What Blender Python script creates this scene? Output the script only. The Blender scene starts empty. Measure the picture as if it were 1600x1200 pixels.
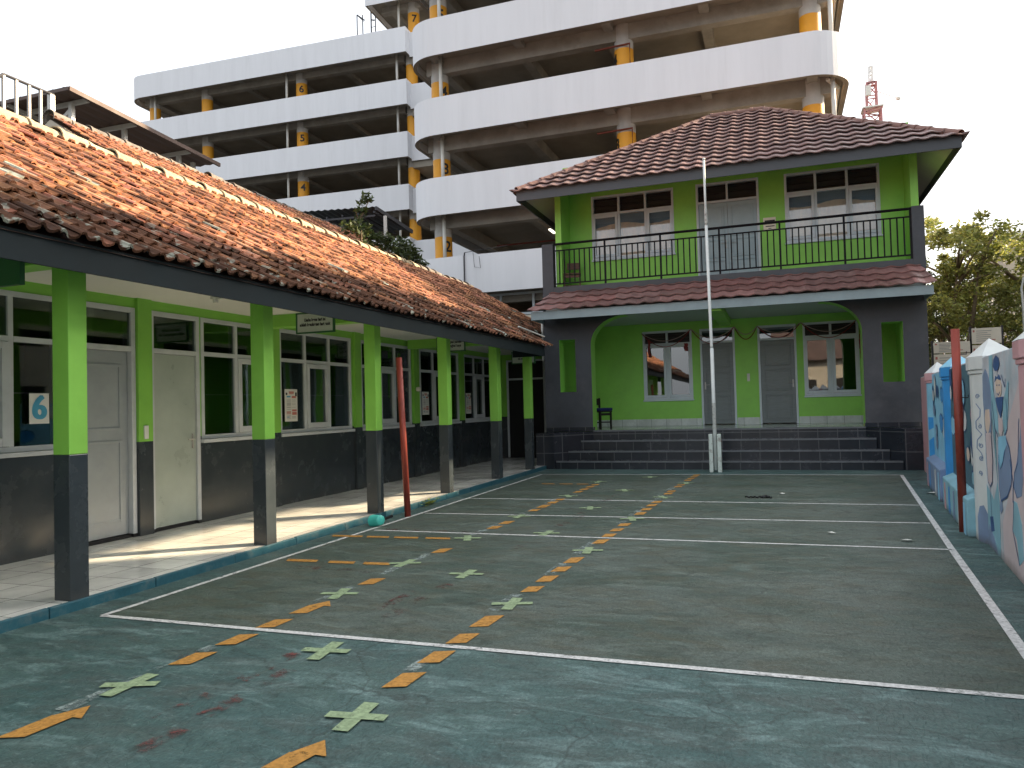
import bpy, bmesh, math, random
from mathutils import Vector, Matrix
random.seed(7)
R = math.radians
C = bpy.context.scene.collection
sc = bpy.context.scene

# ------------------------------------------------------------------ helpers
class MB:
    """collects shapes and links them as ONE mesh object"""
    def __init__(s): s.v = []; s.f = []; s.m = []; s.t = []; s.tint = (1, 1, 1)
    def vs(s, pts):
        i = len(s.v); s.v += [tuple(p) for p in pts]; s.t += [s.tint] * len(pts); return i
    def face(s, pts, mi=0):
        i = s.vs(pts); s.f.append(tuple(range(i, i + len(pts)))); s.m.append(mi)
    def box(s, x0, x1, y0, y1, z0, z1, mi=0, M=None):
        p = [(x0,y0,z0),(x1,y0,z0),(x1,y1,z0),(x0,y1,z0),(x0,y0,z1),(x1,y0,z1),(x1,y1,z1),(x0,y1,z1)]
        if M is not None: p = [M @ Vector(q) for q in p]
        i = s.vs(p)
        for k, q in enumerate([(3,2,1,0),(4,5,6,7),(0,1,5,4),(1,2,6,5),(2,3,7,6),(3,0,4,7)]):
            s.f.append(tuple(i + a for a in q)); s.m.append(mi[k] if isinstance(mi, (list, tuple)) else mi)
    def prism(s, pts, ext, mi=0, mcap=None):
        """pts: polygon (3d), extruded by vector ext"""
        e = Vector(ext); n = len(pts); a = [Vector(p) for p in pts]; i = s.vs(a); j = s.vs([p + e for p in a])
        c = mi if mcap is None else mcap
        s.f.append(tuple(range(i + n - 1, i - 1, -1))); s.m.append(c)
        s.f.append(tuple(range(j, j + n))); s.m.append(c)
        for k in range(n):
            l = (k + 1) % n; s.f.append((i + k, i + l, j + l, j + k)); s.m.append(mi)
    def tube(s, pts, r, n=8, mi=0, cap=True):
        pts = [Vector(p) for p in pts]; rr = r if isinstance(r, (list, tuple)) else [r] * len(pts); rings = []
        for k, p in enumerate(pts):
            d = (pts[min(k + 1, len(pts) - 1)] - pts[max(k - 1, 0)]).normalized()
            a = d.orthogonal().normalized() if abs(d.z) > .95 else Vector((-d.y, d.x, 0)).normalized()
            b = d.cross(a)
            rings.append(s.vs([p + (a * math.cos(2*math.pi*q/n) + b * math.sin(2*math.pi*q/n)) * rr[k] for q in range(n)]))
        for k in range(len(pts) - 1):
            for q in range(n):
                w = (q + 1) % n
                s.f.append((rings[k]+q, rings[k]+w, rings[k+1]+w, rings[k+1]+q)); s.m.append(mi)
        if cap:
            s.f.append(tuple(rings[0] + q for q in range(n - 1, -1, -1))); s.m.append(mi)
            s.f.append(tuple(rings[-1] + q for q in range(n))); s.m.append(mi)
    def lathe(s, prof, n=20, mi=0, M=None, close=False):
        rings = []
        for (r, z) in prof:
            q = [Vector((r*math.cos(2*math.pi*k/n), r*math.sin(2*math.pi*k/n), z)) for k in range(n)]
            if M is not None: q = [M @ a for a in q]
            rings.append(s.vs(q))
        for a, b in zip(rings, rings[1:]):
            for k in range(n):
                l = (k + 1) % n; s.f.append((a+k, a+l, b+l, b+k)); s.m.append(mi)
    def bar(s, a, b, w, h=None, mi=0):
        """rectangular bar from a to b"""
        a = Vector(a); b = Vector(b); d = (b - a).normalized(); h = h or w
        u = d.cross(Vector((0,0,1)))
        u = u.normalized() if u.length > .05 else Vector((1,0,0))
        v = u.cross(d)
        q = [u*w/2+v*h/2, -u*w/2+v*h/2, -u*w/2-v*h/2, u*w/2-v*h/2]
        i = s.vs([a+c for c in q]); j = s.vs([b+c for c in q])
        s.f.append((i,i+1,i+2,i+3)); s.m.append(mi); s.f.append((j+3,j+2,j+1,j)); s.m.append(mi)
        for k in range(4):
            l=(k+1)%4; s.f.append((i+l,i+k,j+k,j+l)); s.m.append(mi)
    def build(s, name, mats, parent=None, smooth=False, bevel=0, tint=False, fix=True):
        me = bpy.data.meshes.new(name); me.from_pydata(s.v, [], s.f)
        for m in (mats if isinstance(mats, (list, tuple)) else [mats]): me.materials.append(m)
        me.polygons.foreach_set('material_index', s.m)
        if tint:
            at = me.color_attributes.new('tint', 'FLOAT_COLOR', 'POINT')
            at.data.foreach_set('color', [c for t in s.t for c in (t[0], t[1], t[2], 1)])
        if fix:
            bm = bmesh.new(); bm.from_mesh(me); bmesh.ops.recalc_face_normals(bm, faces=bm.faces); bm.to_mesh(me); bm.free()
        if smooth: me.polygons.foreach_set('use_smooth', [True] * len(me.polygons))
        o = bpy.data.objects.new(name, me); C.objects.link(o)
        if bevel:
            b = o.modifiers.new('bevel', 'BEVEL'); b.width = bevel; b.segments = 2; b.limit_method = 'ANGLE'; b.angle_limit = R(40)
        if parent: o.parent = parent
        return o

def tag(o, label=None, cat=None, group=None, kind=None):
    if label: o['label'] = label
    if cat: o['category'] = cat
    if group: o['group'] = group
    if kind: o['kind'] = kind
    return o
def thing(name, label, cat, loc=(0,0,0), rz=0, group=None):
    o = bpy.data.objects.new(name, None); C.objects.link(o); o.location = loc; o.rotation_euler = (0,0,rz)
    o.empty_display_size = .2
    return tag(o, label, cat, group)
def at_world(o, root):
    """child built in world coordinates under a root that is not at the origin"""
    o.parent = root; o.matrix_parent_inverse = Matrix.LocRotScale(root.location, root.rotation_euler, None).inverted(); return o

# ------------------------------------------------------------------ materials
def nt(m): m.use_nodes = True; t = m.node_tree; t.nodes.clear(); return t, t.nodes, t.links
def mat(name, col, rough=.6, var=.18, scale=2.0, bump=.0, bscale=60, spec=.4, tint=False, dirt=None, dscale=1.2, damt=.5, metal=0, stretch=(1,1,1)):
    m = bpy.data.materials.new(name); t, n, l = nt(m)
    out = n.new('ShaderNodeOutputMaterial'); b = n.new('ShaderNodeBsdfPrincipled'); l.new(b.outputs[0], out.inputs[0])
    g = n.new('ShaderNodeNewGeometry'); mp = n.new('ShaderNodeVectorMath'); mp.operation = 'MULTIPLY'; mp.inputs[1].default_value = stretch
    l.new(g.outputs['Position'], mp.inputs[0])
    nz = n.new('ShaderNodeTexNoise'); nz.inputs['Scale'].default_value = scale; nz.inputs['Detail'].default_value = 7; nz.inputs['Roughness'].default_value = .62
    l.new(mp.outputs[0], nz.inputs['Vector'])
    mr = n.new('ShaderNodeMapRange'); mr.inputs[1].default_value = .3; mr.inputs[2].default_value = .7; mr.inputs[3].default_value = 1 - var; mr.inputs[4].default_value = 1 + var
    l.new(nz.outputs[0], mr.inputs[0])
    mul = n.new('ShaderNodeMix'); mul.data_type = 'RGBA'; mul.blend_type = 'MULTIPLY'; mul.inputs[0].default_value = 1
    mul.inputs[6].default_value = (*col, 1); l.new(mr.outputs[0], mul.inputs[7]); cur = mul.outputs[2]
    if tint:
        a = n.new('ShaderNodeAttribute'); a.attribute_name = 'tint'
        m2 = n.new('ShaderNodeMix'); m2.data_type = 'RGBA'; m2.blend_type = 'MULTIPLY'; m2.inputs[0].default_value = 1
        l.new(cur, m2.inputs[6]); l.new(a.outputs[0], m2.inputs[7]); cur = m2.outputs[2]
    if dirt:
        nd = n.new('ShaderNodeTexNoise'); nd.inputs['Scale'].default_value = dscale; nd.inputs['Detail'].default_value = 9; nd.inputs['Roughness'].default_value = .7
        l.new(mp.outputs[0], nd.inputs['Vector'])
        mrd = n.new('ShaderNodeMapRange'); mrd.inputs[1].default_value = .52; mrd.inputs[2].default_value = .7; mrd.inputs[3].default_value = 0; mrd.inputs[4].default_value = damt
        l.new(nd.outputs[0], mrd.inputs[0])
        m3 = n.new('ShaderNodeMix'); m3.data_type = 'RGBA'; l.new(mrd.outputs[0], m3.inputs[0]); l.new(cur, m3.inputs[6]); m3.inputs[7].default_value = (*dirt, 1); cur = m3.outputs[2]
    l.new(cur, b.inputs['Base Color'])
    mr2 = n.new('ShaderNodeMapRange'); mr2.inputs[1].default_value = .3; mr2.inputs[2].default_value = .7; mr2.inputs[3].default_value = max(.02, rough - .1); mr2.inputs[4].default_value = min(1, rough + .1)
    l.new(nz.outputs[0], mr2.inputs[0]); l.new(mr2.outputs[0], b.inputs['Roughness'])
    b.inputs['Specular IOR Level'].default_value = spec; b.inputs['Metallic'].default_value = metal
    if bump:
        nb = n.new('ShaderNodeTexNoise'); nb.inputs['Scale'].default_value = bscale; nb.inputs['Detail'].default_value = 4; l.new(g.outputs['Position'], nb.inputs['Vector'])
        bp = n.new('ShaderNodeBump'); bp.inputs['Strength'].default_value = bump; bp.inputs['Distance'].default_value = .01
        l.new(nb.outputs[0], bp.inputs['Height']); l.new(bp.outputs[0], b.inputs['Normal'])
    return m

def glass_mat(name, tintc=(.75,.8,.78), ior=1.55, refl=1.0):
    m = bpy.data.materials.new(name); t, n, l = nt(m)
    out = n.new('ShaderNodeOutputMaterial'); mx = n.new('ShaderNodeMixShader'); tr = n.new('ShaderNodeBsdfTransparent'); gl = n.new('ShaderNodeBsdfGlossy')
    tr.inputs[0].default_value = (*tintc, 1); gl.inputs['Roughness'].default_value = .015; gl.inputs[0].default_value = (.95,.97,1,1)
    fr = n.new('ShaderNodeFresnel'); fr.inputs[0].default_value = ior
    mu = n.new('ShaderNodeMath'); mu.operation = 'MULTIPLY'; mu.inputs[1].default_value = refl; mu.use_clamp = True
    g = n.new('ShaderNodeNewGeometry'); nb = n.new('ShaderNodeTexNoise'); nb.inputs['Scale'].default_value = 1.6; nb.inputs['Detail'].default_value = 1
    l.new(g.outputs['Position'], nb.inputs['Vector']); bp = n.new('ShaderNodeBump'); bp.inputs['Strength'].default_value = .06; bp.inputs['Distance'].default_value = .02
    l.new(nb.outputs[0], bp.inputs['Height']); l.new(bp.outputs[0], gl.inputs['Normal'])
    l.new(fr.outputs[0], mu.inputs[0]); l.new(mu.outputs[0], mx.inputs[0]); l.new(tr.outputs[0], mx.inputs[1]); l.new(gl.outputs[0], mx.inputs[2]); l.new(mx.outputs[0], out.inputs[0])
    return m

def tile_mat(name, col, grout, size, rough, ox=0, oy=0, spec=.5, axes='XY', width=None, offset=0.0, var=.12, gw=.012):
    """ceramic tiles from a brick texture in world space"""
    m = bpy.data.materials.new(name); t, n, l = nt(m)
    out = n.new('ShaderNodeOutputMaterial'); b = n.new('ShaderNodeBsdfPrincipled'); l.new(b.outputs[0], out.inputs[0])
    g = n.new('ShaderNodeNewGeometry'); sp = n.new('ShaderNodeSeparateXYZ'); cb = n.new('ShaderNodeCombineXYZ'); l.new(g.outputs['Position'], sp.inputs[0])
    l.new(sp.outputs[axes[0]], cb.inputs[0]); l.new(sp.outputs[axes[1]], cb.inputs[1])
    ad = n.new('ShaderNodeVectorMath'); ad.operation = 'ADD'; ad.inputs[1].default_value = (ox, oy, 0); l.new(cb.outputs[0], ad.inputs[0])
    br = n.new('ShaderNodeTexBrick'); br.offset = offset; br.squash = 1; l.new(ad.outputs[0], br.inputs['Vector'])
    br.inputs['Scale'].default_value = 1; br.inputs['Mortar Size'].default_value = gw * size; br.inputs['Mortar Smooth'].default_value = .1; br.inputs['Bias'].default_value = 0
    br.inputs['Brick Width'].default_value = width or size; br.inputs['Row Height'].default_value = size
    br.inputs['Color1'].default_value = (*[c*(1+var) for c in col],1); br.inputs['Color2'].default_value = (*[c*(1-var) for c in col],1); br.inputs['Mortar'].default_value = (*grout,1)
    nz = n.new('ShaderNodeTexNoise'); nz.inputs['Scale'].default_value = 2.2; nz.inputs['Detail'].default_value = 8; nz.inputs['Roughness'].default_value=.7; l.new(g.outputs['Position'], nz.inputs['Vector'])
    mr = n.new('ShaderNodeMapRange'); mr.inputs[1].default_value=.3; mr.inputs[2].default_value=.7; mr.inputs[3].default_value=.78; mr.inputs[4].default_value=1.1; l.new(nz.outputs[0], mr.inputs[0])
    mu = n.new('ShaderNodeMix'); mu.data_type='RGBA'; mu.blend_type='MULTIPLY'; mu.inputs[0].default_value=1; l.new(br.outputs[0], mu.inputs[6]); l.new(mr.outputs[0], mu.inputs[7])
    l.new(mu.outputs[2], b.inputs['Base Color']); b.inputs['Specular IOR Level'].default_value = spec
    m4 = n.new('ShaderNodeMapRange'); m4.inputs[1].default_value=.3; m4.inputs[2].default_value=.7; m4.inputs[3].default_value=rough*.7; m4.inputs[4].default_value=rough*1.4; l.new(nz.outputs[0], m4.inputs[0]); l.new(m4.outputs[0], b.inputs['Roughness'])
    bp = n.new('ShaderNodeBump'); bp.inputs['Strength'].default_value=.25; bp.inputs['Distance'].default_value=.004; bp.invert=True; l.new(br.outputs[1], bp.inputs['Height']); l.new(bp.outputs[0], b.inputs['Normal'])
    return m

def court_mat(name, cols, worn, wamt=.6, scr=.35):
    """old painted concrete: layered blotches, brushed worn patches, fine crazing"""
    m = bpy.data.materials.new(name); t, n, l = nt(m)
    out = n.new('ShaderNodeOutputMaterial'); b = n.new('ShaderNodeBsdfPrincipled'); l.new(b.outputs[0], out.inputs[0])
    g = n.new('ShaderNodeNewGeometry')
    def vec(s):
        q = n.new('ShaderNodeVectorMath'); q.operation='MULTIPLY'; q.inputs[1].default_value = s; l.new(g.outputs['Position'], q.inputs[0]); return q.outputs[0]
    def noise(v, s, d=8, r=.65, dist=0):
        q = n.new('ShaderNodeTexNoise'); q.inputs['Scale'].default_value=s; q.inputs['Detail'].default_value=d; q.inputs['Roughness'].default_value=r; q.inputs['Distortion'].default_value=dist; l.new(v, q.inputs['Vector']); return q.outputs[0]
    def rng(v, a, c, lo, hi):
        q = n.new('ShaderNodeMapRange'); q.inputs[1].default_value=a; q.inputs[2].default_value=c; q.inputs[3].default_value=lo; q.inputs[4].default_value=hi; l.new(v, q.inputs[0]); return q.outputs[0]
    def mix(f, a, c, mode='MIX'):
        q = n.new('ShaderNodeMix'); q.data_type='RGBA'; q.blend_type=mode
        for s, v in ((0,f),(6,a),(7,c)):
            if isinstance(v, tuple): q.inputs[s].default_value = (*v,1)
            elif isinstance(v,(int,float)): q.inputs[s].default_value = v
            else: l.new(v, q.inputs[s])
        return q.outputs[2]
    big = noise(vec((1,1.3,1)), .55, 6, .6, .6)
    c = mix(rng(big,.42,.58,0,1), cols[0], cols[1])
    med = noise(vec((.8,1.6,1)), 2.4, 8, .7, .8)
    c = mix(rng(med,.45,.68,0,.75), c, cols[2])
    wn = noise(vec((.75,1.9,1)), 1.7, 12, .78, 1.2)
    c = mix(rng(wn,.50,.64,0,wamt), c, worn)
    w2 = noise(vec((2.5,6,1)), 3.0, 10, .8, .5)
    c = mix(rng(w2,.56,.68,0,wamt*.7), c, tuple(x*1.25 for x in worn))
    dk = noise(vec((1.2,2.2,1)), 4.0, 9, .72, 1.0)
    c = mix(rng(dk,.34,.50,.55,0), c, tuple(x*.42 for x in cols[0]))
    # fine grain and scratches
    fine = noise(vec((60,30,60)), 1.0, 4, .8)
    c = mix(1.0, c, rng(fine,.3,.7,.62,1.38), 'MULTIPLY')
    sc1 = noise(vec((90,9,1)), 1.0, 3, .6, .4)
    c = mix(rng(sc1,.66,.8,0,scr), c, (.22,.26,.25))
    sp = n.new('ShaderNodeTexVoronoi'); sp.inputs['Scale'].default_value = 9; l.new(g.outputs['Position'], sp.inputs['Vector'])
    c = mix(rng(sp.outputs['Distance'],.02,.05,.6,0), c, (.3,.32,.3))
    ck = n.new('ShaderNodeTexVoronoi'); ck.feature='DISTANCE_TO_EDGE'; ck.inputs['Scale'].default_value=.42
    dv = n.new('ShaderNodeTexNoise'); dv.inputs['Scale'].default_value=1.6; dv.inputs['Detail'].default_value=6; l.new(g.outputs['Position'], dv.inputs['Vector'])
    av = n.new('ShaderNodeVectorMath'); av.operation='ADD'; l.new(g.outputs['Position'], av.inputs[0]); l.new(dv.outputs['Color'], av.inputs[1]); l.new(av.outputs[0], ck.inputs['Vector'])
    c = mix(rng(ck.outputs[0],.002,.006,.38,0), c, (.02,.024,.022))
    l.new(c, b.inputs['Base Color'])
    l.new(rng(wn,.3,.7,.42,.7), b.inputs['Roughness']); b.inputs['Specular IOR Level'].default_value=.35
    cr = n.new('ShaderNodeTexVoronoi'); cr.feature='DISTANCE_TO_EDGE'; cr.inputs['Scale'].default_value=26; l.new(vec((1,.55,1)), cr.inputs['Vector'])
    h = n.new('ShaderNodeMath'); h.operation='ADD'; l.new(rng(cr.outputs[0],0,.06,0,.5), h.inputs[0]); l.new(fine, h.inputs[1])
    bp = n.new('ShaderNodeBump'); bp.inputs['Strength'].default_value=.5; bp.inputs['Distance'].default_value=.006; l.new(h.outputs[0], bp.inputs['Height']); l.new(bp.outputs[0], b.inputs['Normal'])
    return m

def paint_mat(name, col, wear=.45, wscale=9, under=(.035,.055,.05)):
    """line paint rubbed away in places (worn spots are cut through)"""
    m = bpy.data.materials.new(name); t, n, l = nt(m)
    out = n.new('ShaderNodeOutputMaterial'); b = n.new('ShaderNodeBsdfPrincipled'); g = n.new('ShaderNodeNewGeometry')
    nz = n.new('ShaderNodeTexNoise'); nz.inputs['Scale'].default_value=wscale; nz.inputs['Detail'].default_value=12; nz.inputs['Roughness'].default_value=.82; l.new(g.outputs['Position'], nz.inputs['Vector'])
    mr = n.new('ShaderNodeMapRange'); mr.inputs[1].default_value=wear-.05; mr.inputs[2].default_value=wear+.07; l.new(nz.outputs[0], mr.inputs[0])
    n2 = n.new('ShaderNodeTexNoise'); n2.inputs['Scale'].default_value=45; n2.inputs['Detail'].default_value=5; l.new(g.outputs['Position'], n2.inputs['Vector'])
    m2 = n.new('ShaderNodeMapRange'); m2.inputs[1].default_value=.3; m2.inputs[2].default_value=.7; m2.inputs[3].default_value=.7; m2.inputs[4].default_value=1.15; l.new(n2.outputs[0], m2.inputs[0])
    mu = n.new('ShaderNodeMix'); mu.data_type='RGBA'; mu.blend_type='MULTIPLY'; mu.inputs[0].default_value=1; mu.inputs[6].default_value=(*col,1); l.new(m2.outputs[0], mu.inputs[7])
    l.new(mu.outputs[2], b.inputs['Base Color']); b.inputs['Roughness'].default_value=.7; b.inputs['Specular IOR Level'].default_value=.25
    tr = n.new('ShaderNodeBsdfTransparent'); mx = n.new('ShaderNodeMixShader'); l.new(mr.outputs[0], mx.inputs[0]); l.new(tr.outputs[0], mx.inputs[1]); l.new(b.outputs[0], mx.inputs[2]); l.new(mx.outputs[0], out.inputs[0])
    return m

def leaf_mat(name, col):
    m = bpy.data.materials.new(name); t, n, l = nt(m)
    out = n.new('ShaderNodeOutputMaterial'); a = n.new('ShaderNodeAttribute'); a.attribute_name='tint'
    mu = n.new('ShaderNodeMix'); mu.data_type='RGBA'; mu.blend_type='MULTIPLY'; mu.inputs[0].default_value=1; mu.inputs[6].default_value=(*col,1); l.new(a.outputs[0], mu.inputs[7])
    d = n.new('ShaderNodeBsdfPrincipled'); d.inputs['Roughness'].default_value=.5; tr = n.new('ShaderNodeBsdfTranslucent'); mx = n.new('ShaderNodeMixShader'); mx.inputs[0].default_value=.4
    l.new(mu.outputs[2], d.inputs['Base Color']); l.new(mu.outputs[2], tr.inputs[0]); l.new(d.outputs[0], mx.inputs[1]); l.new(tr.outputs[0], mx.inputs[2]); l.new(mx.outputs[0], out.inputs[0])
    return m

M = {}
M['green'] = mat('green wall paint', (.225,.52,.075), .5, .12, 1.4, .08, 90, .4, dirt=(.17,.40,.075), dscale=2.6, damt=.35)
M['lime'] = mat('lime wall paint', (.27,.62,.10), .5, .10, 1.4, .08, 90, .4, dirt=(.20,.48,.09), dscale=2.6, damt=.3)
M['dkgreen'] = mat('room green paint', (.10,.30,.04), .6, .1, 1.4)
M['grey'] = mat('dark grey wall paint', (.034,.043,.048), .24, .15, 2.5, .10, 22, .5, dirt=(.075,.08,.085), dscale=5, damt=.12)
M['facade'] = mat('charcoal facade paint', (.053,.058,.067), .5, .22, 1.6, .12, 60, .35, dirt=(.10,.10,.105), dscale=1.3, damt=.5)
M['fascia'] = mat('slate fascia paint', (.016,.023,.026), .7, .2, 2.2, .05, 40, .15)
M['fasciapale'] = mat('pale grey fascia paint', (.25,.32,.34), .55, .12, 2, .05, 40)
M['fasciamid'] = mat('mid grey fascia paint', (.06,.068,.078), .5, .15, 2)
M['ceil'] = mat('off white ceiling', (.62,.63,.58), .7, .06, 1.5)
M['ceilgrey'] = mat('grey ceiling', (.45,.50,.48), .7, .06, 1.5)
M['soffit'] = mat('soffit board', (.52,.46,.44), .7, .08, 1.5)
M['frame'] = mat('pale grey frame paint', (.50,.53,.54), .45, .08, 4, .04, 60, dirt=(.33,.33,.31), dscale=5, damt=.3)
M['frameblue'] = mat('blue white frame paint', (.58,.65,.70), .45, .06, 4, .03, 60)
M['door'] = mat('grey door paint', (.30,.33,.34), .38, .1, 3, .05, 30, .5, dirt=(.36,.38,.37), dscale=2, damt=.35)
M['doorgreen'] = mat('pale grey green door', (.37,.42,.37), .35, .1, 2.4, .05, 30, .5)
M['doorblue'] = mat('pale blue grey door', (.36,.46,.50), .42, .08, 3)
M['doorport'] = mat('slate door paint', (.155,.185,.19), .38, .14, 6, .08, 40, .5, stretch=(1,1,7))
M['glass'] = glass_mat('window glass', (.62,.68,.64), 1.5, .8)
M['glassmir'] = glass_mat('reflective window glass', (.30,.33,.33), 2.0, 1.5)
M['glassup'] = glass_mat('upper window glass', (.90,.93,.95), 1.7, 1.0)
M['dark'] = mat('dark interior', (.012,.012,.012), .8, .1)
M['louvre'] = mat('dark louvre slat', (.022,.021,.022), .5, .15)
M['curtain'] = mat('beige curtain cloth', (.86,.66,.48), .85, .08, 5)
M['lit_room_panel'] = mat('blue grey lit room stand-in',(.26,.32,.36),.8,.06,4)
M['tilefloor'] = tile_mat('white floor tile', (.72,.72,.67), (.20,.20,.18), .4, .17, .15, .07, offset=0)
M['porchtile'] = tile_mat('porch floor tile', (.42,.47,.42), (.16,.18,.16), .4, .15, 0, 0)
M['skirt'] = tile_mat('white skirting tile', (.55,.60,.58), (.16,.20,.18), .4, .25, .1, 0, axes='XZ')
M['steptile'] = tile_mat('charcoal step tile', (.020,.024,.031), (.095,.10,.105), .4, .22, .05, .03, axes='XZ', width=.4, gw=.02)
M['steptop'] = tile_mat('charcoal tread tile', (.030,.034,.042), (.075,.08,.085), .4, .25, .05, .2, axes='XY', gw=.012)
M['court'] = court_mat('teal court paint', ((.050,.100,.096),(.068,.118,.108),(.066,.080,.073)), (.19,.285,.275), .62, .4)
M['inner'] = court_mat('olive court paint', ((.056,.084,.068),(.088,.112,.096),(.080,.078,.050)), (.14,.18,.155), .6, .35)
M['kerb'] = mat('teal kerb paint', (.020,.095,.125), .5, .25, 5, .25, 30, dirt=(.20,.17,.12), dscale=5, damt=.4)
M['white line'] = paint_mat('white line paint', (.62,.62,.60), .40, 7)
M['orange line'] = paint_mat('orange line paint', (.47,.235,.055), .385, 16)
M['cross'] = paint_mat('pale green tape', (.29,.38,.22), .385, 17)
M['red line'] = paint_mat('faded red paint', (.15,.05,.045), .56, 6)
M['ghost'] = paint_mat('faint old line paint', (.30,.36,.34), .52, 5)
M['clay'] = mat('clay roof tile', (.43,.215,.12), .85, .35, 6, .3, 80, .15, tint=True, dirt=(.035,.022,.018), dscale=2.3, damt=.8)
def lichen(m, zlim=3.7):
    t = m.node_tree; n = t.nodes; l = t.links; b = [q for q in n if q.type == 'BSDF_PRINCIPLED'][0]; src = b.inputs['Base Color'].links[0].from_socket
    g = n.new('ShaderNodeNewGeometry'); v = n.new('ShaderNodeTexNoise'); v.inputs['Scale'].default_value = 7.5; v.inputs['Detail'].default_value = 3; v.inputs['Roughness'].default_value=.55; l.new(g.outputs['Position'], v.inputs['Vector'])
    a = n.new('ShaderNodeMapRange'); a.inputs[1].default_value = .60; a.inputs[2].default_value = .66; l.new(v.outputs[0], a.inputs[0])
    sp = n.new('ShaderNodeSeparateXYZ'); l.new(g.outputs['Position'], sp.inputs[0]); h = n.new('ShaderNodeMapRange'); h.inputs[1].default_value = zlim; h.inputs[2].default_value = 2.75; h.inputs[3].default_value = .08; h.inputs[4].default_value = .9; l.new(sp.outputs[2], h.inputs[0])
    mu = n.new('ShaderNodeMath'); mu.operation = 'MULTIPLY'; l.new(a.outputs[0], mu.inputs[0]); l.new(h.outputs[0], mu.inputs[1])
    mx = n.new('ShaderNodeMix'); mx.data_type = 'RGBA'; l.new(mu.outputs[0], mx.inputs[0]); l.new(src, mx.inputs[6]); mx.inputs[7].default_value = (.27,.29,.24,1); l.new(mx.outputs[2], b.inputs['Base Color'])
lichen(M['clay'])
M['concretetile'] = mat('maroon roof tile', (.19,.128,.120), .5, .25, 5, .25, 90, .45, tint=True)
M['ridge'] = mat('cement ridge', (.36,.30,.20), .85, .25, 5, .3, 40, .2, dirt=(.10,.075,.05), dscale=4, damt=.7)
M['ridgedk'] = mat('old ridge', (.17,.15,.13), .85, .35, 5, .3, 40, .2)
M['white'] = mat('white parapet paint', (.70,.71,.735), .7, .045, .6, .05, 30, .25, dirt=(.57,.575,.585), dscale=1.0, damt=.28, stretch=(2.5,1,.22))
M['concrete'] = mat('raw concrete', (.30,.285,.255), .8, .2, 1.2, .1, 25, .25, dirt=(.17,.155,.13), dscale=.9, damt=.5)
M['colconcrete'] = mat('pale column concrete', (.44,.43,.41), .8, .15, 2, .1, 25, .25)
M['slab'] = mat('slab underside', (.27,.245,.205), .85, .18, .9, .1, 20, .2)
M['yellow'] = mat('orange yellow paint', (.68,.31,.020), .55, .06, 2)
M['black'] = mat('black paint', (.012,.012,.013), .45, .1)
M['pvc'] = mat('white pvc pipe', (.62,.62,.58), .4, .05, 3)
M['redpipe'] = mat('rust red pipe', (.15,.032,.02), .5, .15, 4)
M['rust'] = mat('rust red post paint', (.27,.045,.028), .5, .25, 6, .15, 40, .4, dirt=(.055,.018,.012), dscale=3, damt=.8, stretch=(1,1,.5))
M['railing'] = mat('black railing paint', (.008,.007,.009), .6, .15, 5, spec=.15)
M['steel'] = mat('pale galvanised steel', (.45,.45,.43), .45, .12, 5, metal=.3, dirt=(.30,.20,.13), dscale=5, damt=.35)
M['oldsteel'] = mat('weathered steel', (.20,.19,.18), .5, .2, 5, metal=.3); M['polewhite'] = mat('flaking white paint', (.62,.66,.64), .5, .08, 5, .1, 50, dirt=(.10,.05,.03), dscale=9, damt=.0)
M['poledirty'] = mat('rust flecked pale paint', (.56,.63,.58), .55, .08, 5, .1, 50, dirt=(.10,.055,.035), dscale=7, damt=.85)
M['flecked'] = mat('rust flecked paint',(.45,.47,.44),.6,.1,5,dirt=(.07,.03,.02),dscale=16,damt=.95)
M['metalroof'] = mat('brown sheet metal', (.085,.055,.045), .6, .2, 2)
M['metaldark'] = mat('dark sheet metal', (.035,.045,.05), .5, .2, 2)
M['frameblack'] = mat('dark steel bar', (.03,.03,.035), .5, .2, 2)
M['wood'] = mat('brown wood', (.13,.055,.028), .45, .25, 8, .05, 30)
M['darkwood'] = mat('dark wood', (.012,.009,.008), .5, .2, 8)
M['bluecloth'] = mat('navy cloth', (.012,.018,.10), .8, .2, 8)
M['bark'] = mat('tree bark', (.16,.12,.075), .9, .3, 8, .4, 30)
M['leaf'] = leaf_mat('leaf', (.19,.235,.07)); M['leafdark'] = leaf_mat('dark leaf', (.05,.085,.03))
M['paper'] = mat('white paper', (.66,.66,.60), .7, .04); M['board'] = mat('grey sign board', (.42,.47,.42), .6, .05); M['cream'] = mat('cream board', (.78,.72,.60), .6, .04)
M['ink'] = mat('black ink', (.02,.02,.022), .6, .05); M['blueink'] = mat('blue print', (.07,.32,.48), .6, .05); M['redink'] = mat('red print', (.50,.17,.13), .6, .05); M['greyink'] = mat('grey print', (.30,.30,.28), .6, .05)
M['signgreen'] = mat('dark green sign', (.02,.10,.035), .5, .1)
M['bucket'] = mat('turquoise plastic', (.07,.50,.42), .35, .05, 3)
M['redcloth'] = mat('red ribbon', (.22,.018,.018), .6, .15, 8); M['pinkcloth'] = mat('pale ribbon', (.38,.28,.26), .6, .1, 8)
M['asphalt'] = mat('asphalt ground', (.055,.055,.052), .9, .2, 2, .2, 50)
M['wallbeige'] = mat('beige render', (.42,.38,.31), .8, .12, 1); M['teal'] = mat('teal dado paint', (.08,.26,.28), .5, .12, 2, .05, 50)
M['lilac'] = mat('mural lilac wash', (.50,.53,.56), .6, .28, 2.2, .1, 60, dirt=(.30,.48,.55), dscale=1.4, damt=.7)
M['muralblue'] = mat('mural bright blue', (.05,.30,.68), .45, .16, 3, .08, 50); M['muraldeep'] = mat('mural deep teal', (.07,.15,.20), .5, .2, 3); M['muralwhite'] = mat('mural milky white', (.62,.66,.64), .55, .1, 3, .08, 50, dirt=(.45,.48,.52), dscale=3, damt=.5)
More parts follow.
